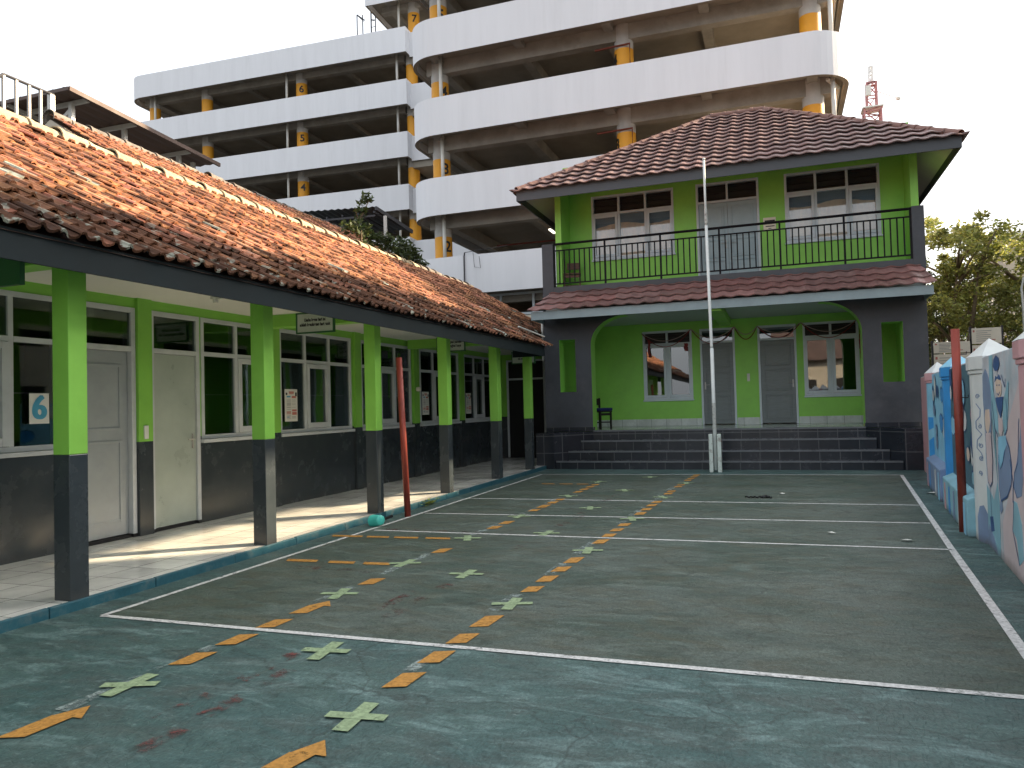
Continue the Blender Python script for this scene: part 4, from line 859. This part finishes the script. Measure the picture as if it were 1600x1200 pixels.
line([(1.45,1.27),(1.40,1.27)],.0055,.006); line([(1.33,1.27),(1.28,1.27)],.0055,.006); line([(1.45,1.19),(1.37,1.17),(1.3,1.2)],.0055,.006)
line([(1.54,1.11),(1.54,.87),(1.51,.64),(1.39,.6),(1.26,.66),(1.17,.87),(1.2,1.1)],.0055,.008); line([(1.4,.6),(1.38,.25)],.0055,.008); fig('painted_shoe','muralnavy',[(1.5,.3),(1.3,.33),(1.25,.2),(1.45,.16)],.003)
line([(-.22,1.3),(-.1,.95),(.07,.85),(.13,.74),(0,.66)],.0055,.009); line([(.16,.62),(.26,.36),(.02,.12)],.0055,.009); line([(.25,.95),(.15,.75),(.2,.6)],.0055,.012)
line([(.5,1.66),(.35,1.55),(.3,1.62)],.0055,.008)
rr=random.Random(11)
for a,b_,cols in ((2.1,4.5,['muralwhite','murallight','muralpink','muralnavy','muralskin','muralteal']),(5.1,7.3,['muralwhite','muralslate','muralrose','muralblue','muralnavy','muralwhite'])):
    for k in range(16):
        s=rr.uniform(a,b_); z=rr.uniform(.55,1.7); w=rr.uniform(.10,.26); h=rr.uniform(.08,.20)
        fig('painted_patch',cols[k%6],[(max(a,min(b_,s+w*math.cos(t))),max(.5,min(1.82,z+h*math.sin(t)))) for t in [i*math.pi/4 for i in range(8)]],.008+.0008*k)
        line([(max(a,min(b_,s+w*1.05*math.cos(t))),max(.5,min(1.82,z+h*1.05*math.sin(t)))) for t in [i*math.pi/4 for i in range(7)]],.0095+.0008*k+.0012,.009)
# curls on the near face of the white pillar
cu=MB()
def curl(pts,r=.0042):
    for (a,c),(d,e) in zip(pts,pts[1:]):
        v=Vector((d-a,e-c)); L=max(v.length,1e-4); n_=Vector((-v.y,v.x))/L*r
        cu.face([onface(p,1.65,.002) for p in ((a-n_.x,c-n_.y),(d-n_.x,e-n_.y),(d+n_.x,e+n_.y),(a+n_.x,c+n_.y))])
def spiral(cx,cz,r0,turns,sx=1,start=0): return [(cx+sx*r0*(1-.75*i/18)*math.cos(start+turns*6.283*i/18),cz+r0*(1-.75*i/18)*1.6*math.sin(start+turns*6.283*i/18)) for i in range(19)]
for k,(cx,cz,r0,sx) in enumerate([(-.045,1.47,.017,1),(-.035,1.17,.016,-1),(-.03,.98,.018,1),(-.035,.85,.016,-1),(-.045,.70,.016,1)]):
    curl(spiral(cx,cz,r0,1.3,sx,1.2*k))
curl([(-.06,1.40),(-.025,1.34),(-.03,1.27),(-.065,1.22),(-.065,1.15),(-.02,1.09),(-.06,1.03),(-.065,.95),(-.03,.90),(-.02,.85)],.004)
wbuild(cu,'painted_curl',M['muralslate'],fix=False)
b=MB(); b.prism([onface(p,1.65,.001) for p in ((-.085,0),(.0,0),(0,.30),(-.03,.38),(-.065,.36),(-.085,.25))],(-.0006,-.0006,0)); wbuild(b,'painted_base',M['muralslate'])

# ================================================================== PARKING GARAGE
gr=thing('parking_garage','white multi storey parking garage with open decks and yellow banded columns','building',(-6,35,0))
def gp(o): return at_world(o,gr)
def round_path(x0,x1,y0,yb,r,n=10,left=True,right=True):
    p=[]
    p.append((x0,yb))
    if left: p+=[(x0+r-r*math.cos(t),y0+r-r*math.sin(t)) for t in [math.pi/2*i/n for i in range(n+1)]]
    else: p.append((x0,y0))
    if right: p+=[(x1-r+r*math.sin(t),y0+r-r*math.cos(t)) for t in [math.pi/2*i/n for i in range(n+1)]]
    else: p.append((x1,y0))
    p.append((x1,yb)); return p
def wall_path(name,pts,th,z0,z1,m,M4=None,smooth=False):
    mb=MB(); n=len(pts); nr=[]
    for i in range(n):
        a=Vector(pts[max(i-1,0)]); b=Vector(pts[min(i+1,n-1)]); d=(b-a).normalized(); nr.append(Vector((-d.y,d.x)))
    rows=[]
    for (o,z) in ((0,z0),(0,z1),(th,z1),(th,z0)):
        q=[Vector((pts[i][0]+nr[i].x*o,pts[i][1]+nr[i].y*o,z)) for i in range(n)]
        if M4 is not None: q=[M4@v for v in q]
        rows.append(mb.vs(q))
    for k in range(4):
        a=rows[k]; b=rows[(k+1)%4]
        for i in range(n-1): mb.f.append((a+i,a+i+1,b+i+1,b+i)); mb.m.append(0 if k!=3 else 1)
    for i in (0,n-1): mb.f.append(tuple(r+i for r in rows)); mb.m.append(0)
    return mb.build(name,[m,M['slab']])
I4=Matrix.Identity(4)
def level(Mx,x0,x1,y0,yb,zb,zt,cols,r,num,left=True,right=True,pipes=(),ym=.62,bd=.1,ch=True,step=3.85):
    pts=round_path(x0,x1,y0,yb,r,10,left,right)
    gp(wall_path('parapet',pts,.16,zb,zt,M['white'],Mx))
    s=MB(); zs=zb+.30
    inn=[(x,y) for x,y in round_path(x0+.17,x1-.17,y0+.17,yb,r,10,left,right)]
    s.prism([Mx@Vector((x,y,zs)) for x,y in inn],(0,0,.22)); gp(s.build('slab',M['slab']))
    lp=MB()
    bm_=MB(); zbm=zb-bd
    def bb(a,b,c,d,e,f): bm_.box(a,b,c,d,e,f,0,Mx)
    bb(x0+.6,x1-.6,y0+1.05,y0+1.45,zbm-.2,zs-.001)
    x=x0+1.2
    n=max(1,int(round((x1-x0-2.4)/step)))
    for i in range(n+1):
        xx=x0+1.2+(x1-x0-2.4)*i/n; bb(xx-.18,xx+.18,y0+.17,y0+1.049,zbm+.22,zs-.002); bb(xx-.18,xx+.18,y0+1.451,yb-.5,zbm-.05,zs-.002)
    gp(bm_.build('beam',M['concrete']))
    if ch:
        for i,cx in enumerate(cols):
            zc0=zb-3.2+.5; zmid=zb-ym; c=MB(); cy=y0+1.32
            c.lathe([(.36,zc0),(.36,zmid)],20,0,Mx@Matrix.Translation((cx,cy,0))); c.lathe([(.36,zmid),(.36,zs-.003)],20,1,Mx@Matrix.Translation((cx,cy,0)))
            co=c.build('column',[M['yellow'],M['colconcrete']],smooth=True); gp(co)
            if num and i in num:
                txt,ang=num[i]
                t=text(txt,.62,M['black'],(0,0,0),FRONT,'numeral',None,.012,bold=.012)
                t.data.transform(Mx@Matrix.Translation((cx+math.sin(ang)*.362,cy-math.cos(ang)*.362,zmid-.43))@Matrix.Rotation(ang,4,'Z')); at_world(t,co) if False else None
                t.parent=co; t.matrix_parent_inverse=Matrix.Identity(4)
    for px in pipes:
        p=MB(); p.tube([Mx@Vector((px,y0+.75,zb-1.9)),Mx@Vector((px,y0+.75,zb+.29))],.075,10); gp(p.build('drain_pipe',M['pvc'],smooth=True))
RX0,RX1,RY,RB=-13.92,2.62,27.0,43.5
RC=[-12.85,-5.15,1.45]
for k in range(-3,4):
    zb=12.30+3.2*k; n={ -3:None,-2:None,-1:{0:('2',.9)},0:{0:('3',.9),1:('3',-1.0)},1:{0:('4',.9),1:('4',-1.0)},2:{0:('5',.7)},3:None}[k]
    level(I4,RX0,RX1,RY,RB,zb,zb+1.5,RC if k>-3 else RC,1.35,n,True,True,(RC[0]+.30,RC[2]+.62))
# ceiling pipes and a lit tube
for k in (-1,0,1):
    zb=12.3+3.2*k; p=MB(); z=zb-.55
    p.tube([(-11.5,31.0,z),(-5.4,31.0,z-.02),(1.0,31.0,z)],.035,8); p.tube([(-6.2,28.0,z+.0),(-4.85,28.0-.1,z),(-4.85,27.9,z-1.1)],.04,8); gp(p.build('fire_pipe',M['redpipe']))
    q=MB(); q.tube([(1.9,27.7,zb+.05),(2.3,28.6,zb+.05)],.07,10); q.tube([(2.3,28.6,zb+.05),(2.35,33,zb+.05)],.07,10); gp(q.build('vent_pipe',M['pvc'],smooth=True))
lt=MB(); lt.box(-8.42,-8.32,28.6,29.3,8.42,8.48); gp(lt.build('tube_light',M['lampglow'],bevel=.01))
wr=MB(); wr.tube([(-11.35,26.96,7.5),(-11.38,26.95,7.35),(-11.38,26.95,6.2)],.03,8); wr.tube([(-11.35,26.96,7.5),(-10.6,26.95,7.55),(-9.6,27.0,7.62)],.012,6); wr.tube([(-11.0,26.95,7.5),(-10.95,26.95,6.9),(-10.7,26.95,6.85),(-10.75,26.95,7.3)],.01,6); gp(wr.build('cable',M['frameblack']))
bw=MB(); bw.box(-13.7,2.4,43.6,43.8,0,24); bw.box(-13.6,-13.4,28.8,43.4,0,5.5); gp(bw.build('core_wall',M['concrete']))
# glazed ground storey below the lowest visible parapet
gz=MB(); gz.box(-13.5,2.4,28.0,28.1,0,5.2); gp(gz.build('shop_wall',M['dark']))
gf=MB()
for i in range(12):
    x=-13.0+i*1.35; gf.box(x,x+.09,27.9,27.99,3.2,5.9)
for z in (5.85,5.05,3.9): gf.box(-13.0,2.2,27.88,27.899,z,z+.09)
gp(gf.build('shop_frame',M['frameblue']))
gc=MB(); gc.box(-12.9,-8.6,27.93,27.96,3.95,5.04); gp(gc.build('shop_blind',M['cream']))
# left wing, further back and slightly turned
ML=Matrix.Translation((-40.9,39.5,0))@Matrix.Rotation(math.atan2(.95,20),4,'Z')
LC=[.75,5.05,12.35,20.15]
for k in range(0,7):
    zt=24.6-3.2*k; zb=zt-1.53
    n={0:{2:('6',.5)},1:{2:('5',.5)},2:{2:('4',.5)},3:{2:('3',.5)}}.get(k)
    level(ML,-.5,20.35,0,14,zb,zt,LC,1.2,n,True,False,(LC[0]+.5,LC[2]-.75,LC[3]-.75),.35,-.12,step=3.6)
    # recessed link between the two wings
    pts=[(20.351,.55),(28.5,.55)]; gp(wall_path('link_parapet',pts,.16,zb-.12,zt-.14,M['white'],ML))
    s=MB(); s.prism([ML@Vector(q) for q in ((20.36,.72,zb-.5),(28.5,.72,zb-.5),(28.5,14,zb-.5),(20.36,14,zb-.5))],(0,0,.72)); gp(s.build('slab',M['slab']))
# upper part above the left wing roof
level(ML,17.7,30,0,14,26.30,27.8,[20.35],.9,{0:('7',.5)},False,False,(19.6,),.35,-.12,step=3.6)
lb_=MB(); lb_.box(-.2,28,14.1,14.3,0,28,0,ML); gp(lb_.build('core_wall',M['concrete']))
ld=thing('roof_ladder','thin steel ladder frame sticking up from the garage roof edge','ladder',(-24.3,41.2,24.0))
b=MB()
for x in (0,.4,1.3): b.tube([(x,0,.0),(x,0,2.4-.25*x)],.035,6)
b.tube([(.0,0,2.4),(.4,.3,2.1)],.03,6); b.tube([(1.0,0,0),(1.0,.0,2.6)],.045,6); b.tube([(1.0,0,1.9),(1.3,0,1.8)],.025,6); b.tube([(0,0,2.38),(0,.8,2.38)],.03,6); b.build('frame',M['frameblack'],ld)
for z in (.6,1.0,1.4,1.8):
    b=MB(); b.tube([(1.0,0,z),(1.3,0,z)],.02,6); b.build('rung',M['frameblack'],ld)

# ================================================================== BEHIND THE CLASSROOM ROOF
r2=thing('rear_house','tiled roof house just behind the classroom ridge, half in sun','building',(-14,15,0))
def rp2(o): return at_world(o,r2)
V2=Vector((-1,0,.62)).normalized()
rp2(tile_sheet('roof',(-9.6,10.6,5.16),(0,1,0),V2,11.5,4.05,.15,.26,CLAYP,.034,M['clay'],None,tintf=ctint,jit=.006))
rp2(ridge_caps('ridge_cap',(-13.05,10.6,7.31),(-13.05,22.1,7.25),.14,.42,M['ridgedk'],None,.015))
b=MB(); b.box(-16.6,-9.9,10.8,21.9,0,5.25); rp2(b.build('wall',M['wallbeige'])); b=MB(); b.prism([(-9.7,10.64,5.15),(-16.6,10.64,5.15),(-13.05,10.64,7.24)],(0,11.2,0)); rp2(b.build('gable',M['wallbeige']))
sr=thing('stair_railing','dark steel stair railing standing behind the near roof ridge','railing',(-14.0,10.4,7.22))
b=MB(); tops=[(-.0,-.75,.0),(0,0,.93),(0,1.15,.95)]
b.tube([(0,-.85,.1),(0,.02,.98)],.03,8); b.tube([(0,.02,.98),(0,1.10,.98)],.03,8); b.build('handrail',M['frameblack'],sr)
for y,zt in ((-.45,.5),(.02,.98),(.28,.98),(.55,.98),(.80,.98)):
    b=MB(); b.bar((0,y,-2.2),(0,y,zt),.05,.05); b.build('bar',M['oldsteel'],sr)
b=MB(); b.bar((0,1.04,-2.2),(0,1.04,.96),.10,.10); b.bar((0,.35,-.3),(0,1.0,.25),.10,.10); b.build('newel',M['steel'],sr)
sh=thing('shed_canopy','brown corrugated metal canopy on steel posts above the roofs','canopy',(-16,14,5))
def sp_(o): return at_world(o,sh)
b=MB(); n=44
for i in range(n):
    xa=-15-7.5*i/n; xb=-15-7.5*(i+1)/n; h=.03*(i%2); h2=.03*((i+1)%2); b.face([(xa,12.71,9.02+h),(xb,12.71,9.02+h2),(xb,17.6,8.70+h2),(xa,17.6,8.70+h)])
sp_(b.build('sheet',M['metalroof'],fix=False))
b=MB(); b.bar((-14.99,12.70,8.98),(-14.99,17.6,8.66),.06,.10); b.bar((-15,12.70,8.98),(-22.5,12.70,8.98),.05,.08); sp_(b.build('edge_trim',M['metalroof'])); b=MB()
for y,z in ((13.27,8.93),(14.65,8.84),(16.5,8.72)): b.bar((-15.05,y,z),(-22,y,z),.07,.10)
for x in (-17,-19,-21): b.bar((x,12.75,8.93),(x,17.5,8.62),.05,.08)
sp_(b.build('beam',M['steel']))
for y,z in ((13.2,8.9),(14.72,8.8),(16.56,8.68),(17.1,8.65)):
    for x in (-15.5,-20.5):
        b=MB(); b.bar((x,y,4.5),(x,y,z),.10,.10); sp_(b.build('post',M['steel']))
b=MB(); b.bar((-15.5,13.2,8.75),(-17.2,13.2,7.6),.08,.08); b.bar((-15.5,14.72,7.7),(-17.5,14.72,7.9),.12,.12); sp_(b.build('brace',M['steel']))
cn=thing('stair_canopy','dark corrugated canopy over an outdoor steel stair beside the garage','canopy',(-13,22,5))
def cn_(o): return at_world(o,cn)
b=MB(); n=30
for i in range(n):
    xa=-15.6+3.75*i/n; xb=-15.6+3.75*(i+1)/n; h=.035*(i%2); h2=.035*((i+1)%2); b.face([(xa,21.0,8.10-.2*i/n+h),(xb,21.0,8.10-.2*(i+1)/n+h2),(xb,23.5,7.86-.15*(i+1)/n+h2),(xa,23.5,7.86-.15*i/n+h)])
cn_(b.build('sheet',M['metaldark'],fix=False))
b=MB(); b.bar((-11.85,21.0,7.87),(-11.85,23.5,7.64),.07,.12); b.bar((-15.6,21.02,7.74),(-11.9,21.02,7.64),.05,.06)
for i in range(7): b.bar((-15.4+i*.58,21.0,7.76),(-15.4+i*.58,23.5,7.64),.05,.06)
b.bar((-14.6,21.1,7.7),(-11.6,21.1,6.3),.05,.06); b.bar((-14.9,21.1,7.1),(-11.9,21.1,5.7),.05,.06)
for i in range(9): b.bar((-14.3+i*.3,21.1,7.56-i*.14),(-14.3+i*.3,21.1,6.86-i*.14),.025,.025)
cn_(b.build('frame',M['frameblack']))
for x in (-13.65,-11.55,-14.9):
    b=MB(); b.bar((x,21.05,4.6),(x,21.05,7.6),.08,.08); cn_(b.build('post',M['steel']))
b=MB(); b.bar((-12.7,21.2,6.4),(-11.7,21.2,6.4),.05,.06); b.bar((-12.2,21.2,5.0),(-12.2,21.2,6.9),.05,.05); cn_(b.build('rail',mat('blue grey steel',(.12,.17,.28),.5)))
b=MB(); b.box(-12.25,-12.05,20.6,20.8,4.5,6.5); cn_(b.build('brick_post',mat('brick post',(.22,.08,.05),.8)))
def leaves(mb,c,r,n,size,rnd,tone=1,flat=.6):
    for i in range(n):
        while 1:
            q=Vector((rnd.uniform(-1,1),rnd.uniform(-1,1),rnd.uniform(-1,1)))
            if .25<q.length<1: break
        q=q*(.55+.45*q.length)
        p=Vector(c)+Vector((q.x*r[0],q.y*r[1],q.z*r[2])); a=Vector((rnd.gauss(0,1),rnd.gauss(0,1),rnd.gauss(0,flat))).normalized(); b=a.orthogonal().normalized(); b.rotate(__import__('mathutils').Quaternion(a,rnd.random()*6.3))
        s=size*rnd.uniform(.6,1.35); g=tone*rnd.uniform(.55,1.45); h=rnd.random()
        mb.tint=(g*(1+.5*h),g*(1+.15*h),g*.9)
        mb.face([p-a*s,p+b*s*.42,p+a*s,p-b*s*.42])
pt=thing('potted_tree','slim young tree with feathery leaves above the roof ridge','plant',(-11.0,18.55,4.5))
rn=random.Random(5); b=MB(); b.tube([(0,0,0),(.05,.0,1.6),(.0,.05,2.4),(.1,.4,3.0)],[.05,.045,.03,.012],8)
for z,dx,dy in ((1.6,.1,-.5),(1.9,-.1,.55),(2.2,.1,-.35),(2.4,0,.45),(1.3,.1,.3)): b.tube([(0,0,z),(dx,dy,z+.3)],[.02,.008],6)
b.build('trunk',M['bark'],pt)
b=MB()
for c,r,n in (((0,.45,3.05),(.15,.28,.18),70),((0,-.45,2.05),(.3,.40,.22),150),((0,.05,2.15),(.3,.4,.3),170),((0,.55,1.95),(.25,.35,.3),130),((0,.2,1.55),(.3,.5,.3),180),((0,-.2,1.1),(.3,.5,.25),140),((0,.1,2.65),(.2,.15,.3),60)): leaves(b,c,r,n,.085,rn,.8)
b.build('crown',M['leafdark'],pt,tint=True,fix=False)
for i,(y,z,s,lab) in enumerate([(20.3,6.42,1,'dark leafy bush spilling beside the brick post'),(21.8,6.36,.9,'low spreading bush in front of the garage parapet')]):
    bu=thing('bush',lab,'bush',(-11.0,y,4.4)); rn=random.Random(20+i); b=MB()
    for k in range(9): leaves(b,(rn.uniform(-.3,.3),rn.uniform(-.75,.75),z-4.4+rn.uniform(-.45,.35)),(.3,.4,.18),95,.085,rn,.75)
    b.build('foliage',M['leafdark'],bu,tint=True,fix=False); b=MB()
    for k in range(5): b.tube([(0,0,0),(0,rn.uniform(-.6,.6),z-4.5)],[.03,.012],6)
    b.build('stem',M['bark'],bu)

# ================================================================== RIGHT SIDE: TREES, BOARDS, LAMP, MAST
def tree(label,x,y,h,rad,seed,stems,base,tone=1,dens=1.0,dark=False):
    t=thing('street_tree',label,'tree',(x,y,0),group='trees along the lane behind the wall'); rn=random.Random(seed); tr=MB(); cl=[]
    for s in range(stems):
        a=rn.random()*6.3; tx,ty=math.cos(a)*.15,math.sin(a)*.15; top=Vector((tx+rn.gauss(0,rad*.3),ty+rn.gauss(0,rad*.3),base+(h-base)*.55))
        pts=[Vector((tx,ty,-.05)),Vector((tx*1.5,ty*1.5,base*.55)),Vector((tx,ty,0)).lerp(top,.7)+Vector((rn.gauss(0,.12),rn.gauss(0,.12),.1)),top]
        tr.tube(pts,[.16,.12,.075,.03],8)
        for k in range(6):
            q=pts[2].lerp(pts[3],rn.random()) if k>1 else pts[1].lerp(pts[2],.6); a=rn.random()*6.3; e=q+Vector((math.cos(a)*rad*rn.uniform(.4,.9),math.sin(a)*rad*rn.uniform(.4,.9),(h-base)*rn.uniform(.05,.4)))
            tr.tube([q,q.lerp(e,.5)+Vector((0,0,.15)),e],[.06,.04,.015],6); cl.append(e)
        cl.append(top)
    tr.build('trunk',M['bark'],t,smooth=True)
    cr=MB(); n=int(60*dens)
    for k in range(n):
        a=rn.random()*6.3; z=rn.random(); rr_=rad*math.sqrt(rn.random())*(1-.45*max(0,z-.35)); cl.append(Vector((math.cos(a)*rr_,math.sin(a)*rr_,base+(h-base)*(z*.95+.05))))
    for c in cl:
        s=rn.uniform(.35,.75)*rad*.36; leaves(cr,c,(s,s,s*.75),int(120*dens),.085,rn,tone*rn.uniform(.6,1.3))
    cr.build('crown',M['leafdark' if dark else 'leaf'],t,tint=True,fix=False)
tree('multi stemmed tree with thin yellow green crown right of the school block',6.0,30.5,7.7,1.75,1,3,3.5,1.0,1.0)
tree('broad full tree whose crown reaches the right edge',8.3,31.5,7.4,2.3,2,2,2.9,1.0,1.25)
tree('dark tree filling the gap low behind the boards',7.0,35.5,6.4,2.4,3,2,1.2,.8,1.3,True)
tree('shaded tree standing furthest right behind the wall',10.6,33.5,6.8,2.5,4,2,1.6,.9,1.3,True)
tree('dark tree partly hidden behind the school block corner',5.0,36.5,5.6,1.9,5,2,1.0,.8,1.1,True)
def board(label,x0,x1,y,zs,n):
    t=thing('notice_board',label,'sign',((x0+x1)/2,y,0),group='white notice boards behind the wall'); w=(x1-x0)/2; rr_=random.Random(n)
    for s in (-1,1):
        b=MB(); b.bar((s*(w+.03),.03,0),(s*(w+.03),.03,zs[-1][1]+.05),.05,.05); b.build('post',M['frameblack'],t)
    for z0,z1 in zs:
        b=MB(); b.box(-w,w,-.01,.01,z0,z1); bd=b.build('board',M['cream'],t)
        q=MB(); h=z1-z0
        for i in range(6):
            zz=z1-h*(.18+.13*i); q.box(-w*.7,-w*.7+w*1.3*rr_.uniform(.4,1),-.014,-.0105,zz-.008,zz+.006)
        q.build('print',M['greyink'],bd); q=MB(); q.box(-w*.92,-w*.8,-.014,-.0105,z1-h*.25,z1-h*.12); q.build('red_emblem',M['redink'],bd); q=MB(); q.box(w*.1,w*.6,-.0142,-.0107,z0+h*.2,z0+h*.26); q.build('red_print',M['redink'],bd)
board('low wide white notice board left of the red post',4.12,5.02,24.0,((2.05,2.63),(2.66,2.97)),1)
board('taller two panel white notice board right of the red post',5.07,5.78,24.0,((2.1,2.84),(2.88,3.31)),2)
lp=thing('street_lamp','thin pale curved street lamp pole at the right edge','street lamp',(5.80,22.0,0))
b=MB(); b.tube([(0,0,0),(0,0,3.6),(-.02,0,4.1),(.03,0,4.35),(.25,0,4.6),(.8,0,4.75)],[.04,.03,.028,.025,.02,.018],10); b.build('pole',M['pvc'],lp,smooth=True); b=MB(); b.box(.7,1.1,-.06,.06,4.70,4.78); b.build('lamp_head',M['pvc'],lp,bevel=.02)
ms=thing('radio_mast','red and white lattice radio mast rising behind the hip roof','mast',(7.0,60,0))
b=MB(); w=.55
def lat(b,z0,z1,w,st,mi):
    for sx in(-1,1):
        for sy in(-1,1): b.bar((sx*w,sy*w,z0),(sx*w,sy*w,z1),.12,.12,mi)
    z=z0; f=1
    while z<z1-.01:
        zz=min(z+st,z1)
        for a in (((-w,-w),(w,-w)),((w,-w),(w,w)),((w,w),(-w,w)),((-w,w),(-w,-w))):
            p,q=(a if f>0 else a[::-1]); b.bar((*p,z),(*q,zz),.07,.07,mi); b.bar((*a[0],zz),(*a[1],zz),.07,.07,mi)
        z=zz; f=-f
lat(b,0,22.3,w,1.1,0); lat(b,22.3,24.2,.32,.9,0); lat(b,24.2,25.4,.12,.6,1); b.bar((0,0,25.4),(0,0,27.2),.06,.06,1); b.build('lattice',[M['redmast'],M['whitemast']],ms)
b=MB(); b.box(-.7,.7,-.7,.7,22.25,22.35); b.box(-.45,-.1,-.8,-.6,23.1,23.8); b.build('platform',M['pvc'],ms); b=MB(); b.bar((.3,0,23.6),(1.6,0,22.9),.05,.05); b.lathe([(0,-.12),(.16,-.05),(.18,.1),(0,.14)],10,M=Matrix.Translation((1.75,0,22.8))); b.build('antenna_arm',M['pvc'],ms)
fb=thing('far_building','pale flat roofed building beyond the trees at the right','building',(17.5,60,0)); b=MB(); b.box(-2.6,6,0,8,0,12.0); b.build('wall',M['wallbeige'],fb); b=MB(); b.box(-2.9,6.3,-.3,8.3,12.01,12.5); b.build('roof',M['pvc'],fb)
b=MB()
for i in range(4):
    for z in (2,5,8): b.box(-2+i*2,-.8+i*2,-.02,-.001,z,z+1.4)
b.build('window',M['dark'],fb)

# ---- outside the frame: added block to shade the yard; house reflected in the panes
nb=thing('added_shade_block','tall unseen block added right of the yard to shade it','building',(16,20,0))
def nb_(o): return at_world(o,nb)
b=MB(); b.box(12.2,20,4,34,0,10.2); b.box(12.0,12.2,4,34,0,11.42); nb_(b.build('wall',M['wallbeige']))
b=MB(); b.box(12.0,12.2,4,34,12.45,14.95); nb_(b.build('shade_screen',M['wallbeige']))  # added screen; the slot beneath shapes the sun strip on the walkway
b=MB(); b.box(12.0,12.2,4,19.0,11.421,12.449); b.box(12.0,12.2,26.6,34,11.421,12.449); b.box(12.0,12.2,21.6,21.75,11.421,12.449); nb_(b.build('slot_filler',M['concrete']))
b=MB()
for i in range(8):
    for z in (1.2,4.2,7.2): b.box(11.97,11.999,5.5+i*3.5,7.2+i*3.5,z,z+1.5)
nb_(b.build('window',M['dark']))
hs=thing('opposite_house','grey rendered house behind the viewer with red roof','building',(5,-16,0))
b=MB(); b.box(-5,6,-6,0,0,4.2); b.build('wall',M['wallbeige'],hs); b=MB(); b.prism([(-5.5,.5,4.2),(-5.5,-6.5,4.2),(-5.5,-3,6.4)],(12,0,0)); b.build('roof',M['metalroof'],hs)
b=MB()
for x in (-4,-1.5,1,3.5): b.box(x,x+1.4,.001,.02,1.2,2.8)
b.build('window',M['dark'],hs)

# ================================================================== CAMERA, LIGHT, WORLD
yaw,pit,rol,f=0.3401726,0.0289570,-0.0262922,1180.71
cy,sy=math.cos(yaw),math.sin(yaw); fw_=Vector((-sy*math.cos(pit),cy*math.cos(pit),math.sin(pit))); r_=Vector((cy,sy,0)); u_=r_.cross(fw_)
r2_=math.cos(rol)*r_+math.sin(rol)*u_; u2_=-math.sin(rol)*r_+math.cos(rol)*u_
cam=bpy.data.cameras.new('camera'); co=bpy.data.objects.new('camera',cam); C.objects.link(co); cam.sensor_width=36; cam.sensor_fit='HORIZONTAL'; cam.lens=36*f/1600; cam.clip_end=2000; cam.clip_start=.05
mm=Matrix.Identity(4)
for i in range(3): mm[i][0]=r2_[i]; mm[i][1]=u2_[i]; mm[i][2]=-fw_[i]
mm[2][3]=1.5; co.matrix_world=mm; sc.camera=co
EL,AZ=28.0,36.0
sd_=Vector((math.cos(R(AZ))*math.cos(R(EL)),math.sin(R(AZ))*math.cos(R(EL)),math.sin(R(EL))))
sun=bpy.data.lights.new('sun','SUN'); sun.energy=5.0; sun.angle=R(.55); sun.color=(1,.78,.52); so=bpy.data.objects.new('sun',sun); C.objects.link(so); so.rotation_euler=sd_.to_track_quat('Z','Y').to_euler()
w=bpy.data.worlds.new('World'); sc.world=w; w.use_nodes=True; n=w.node_tree.nodes; l=w.node_tree.links; n.clear()
o=n.new('ShaderNodeOutputWorld'); bg=n.new('ShaderNodeBackground'); sk=n.new('ShaderNodeTexSky'); sk.sky_type='NISHITA'; sk.sun_disc=False; sk.sun_elevation=R(EL); sk.sun_rotation=R(90-AZ); sk.air_density=1.0; sk.dust_density=6.0; sk.ozone_density=1.0; sk.altitude=0
bg.inputs[1].default_value=.15; hs_=n.new('ShaderNodeHueSaturation'); hs_.inputs['Saturation'].default_value=.5; l.new(sk.outputs[0],hs_.inputs['Color'])
mxw=n.new('ShaderNodeMix'); mxw.data_type='RGBA'; mxw.inputs[0].default_value=.55; mxw.inputs[7].default_value=(3.5,3.6,3.7,1); l.new(hs_.outputs[0],mxw.inputs[6]); l.new(mxw.outputs[2],bg.inputs[0]); l.new(bg.outputs[0],o.inputs[0])
vs=sc.view_settings; vs.view_transform='Standard'; vs.look='None'; vs.exposure=1.65; vs.gamma=1; vs.use_curve_mapping=False
sc.cycles.max_bounces=8; sc.cycles.transparent_max_bounces=12; sc.cycles.sample_clamp_indirect=6; sc.cycles.use_denoising=True
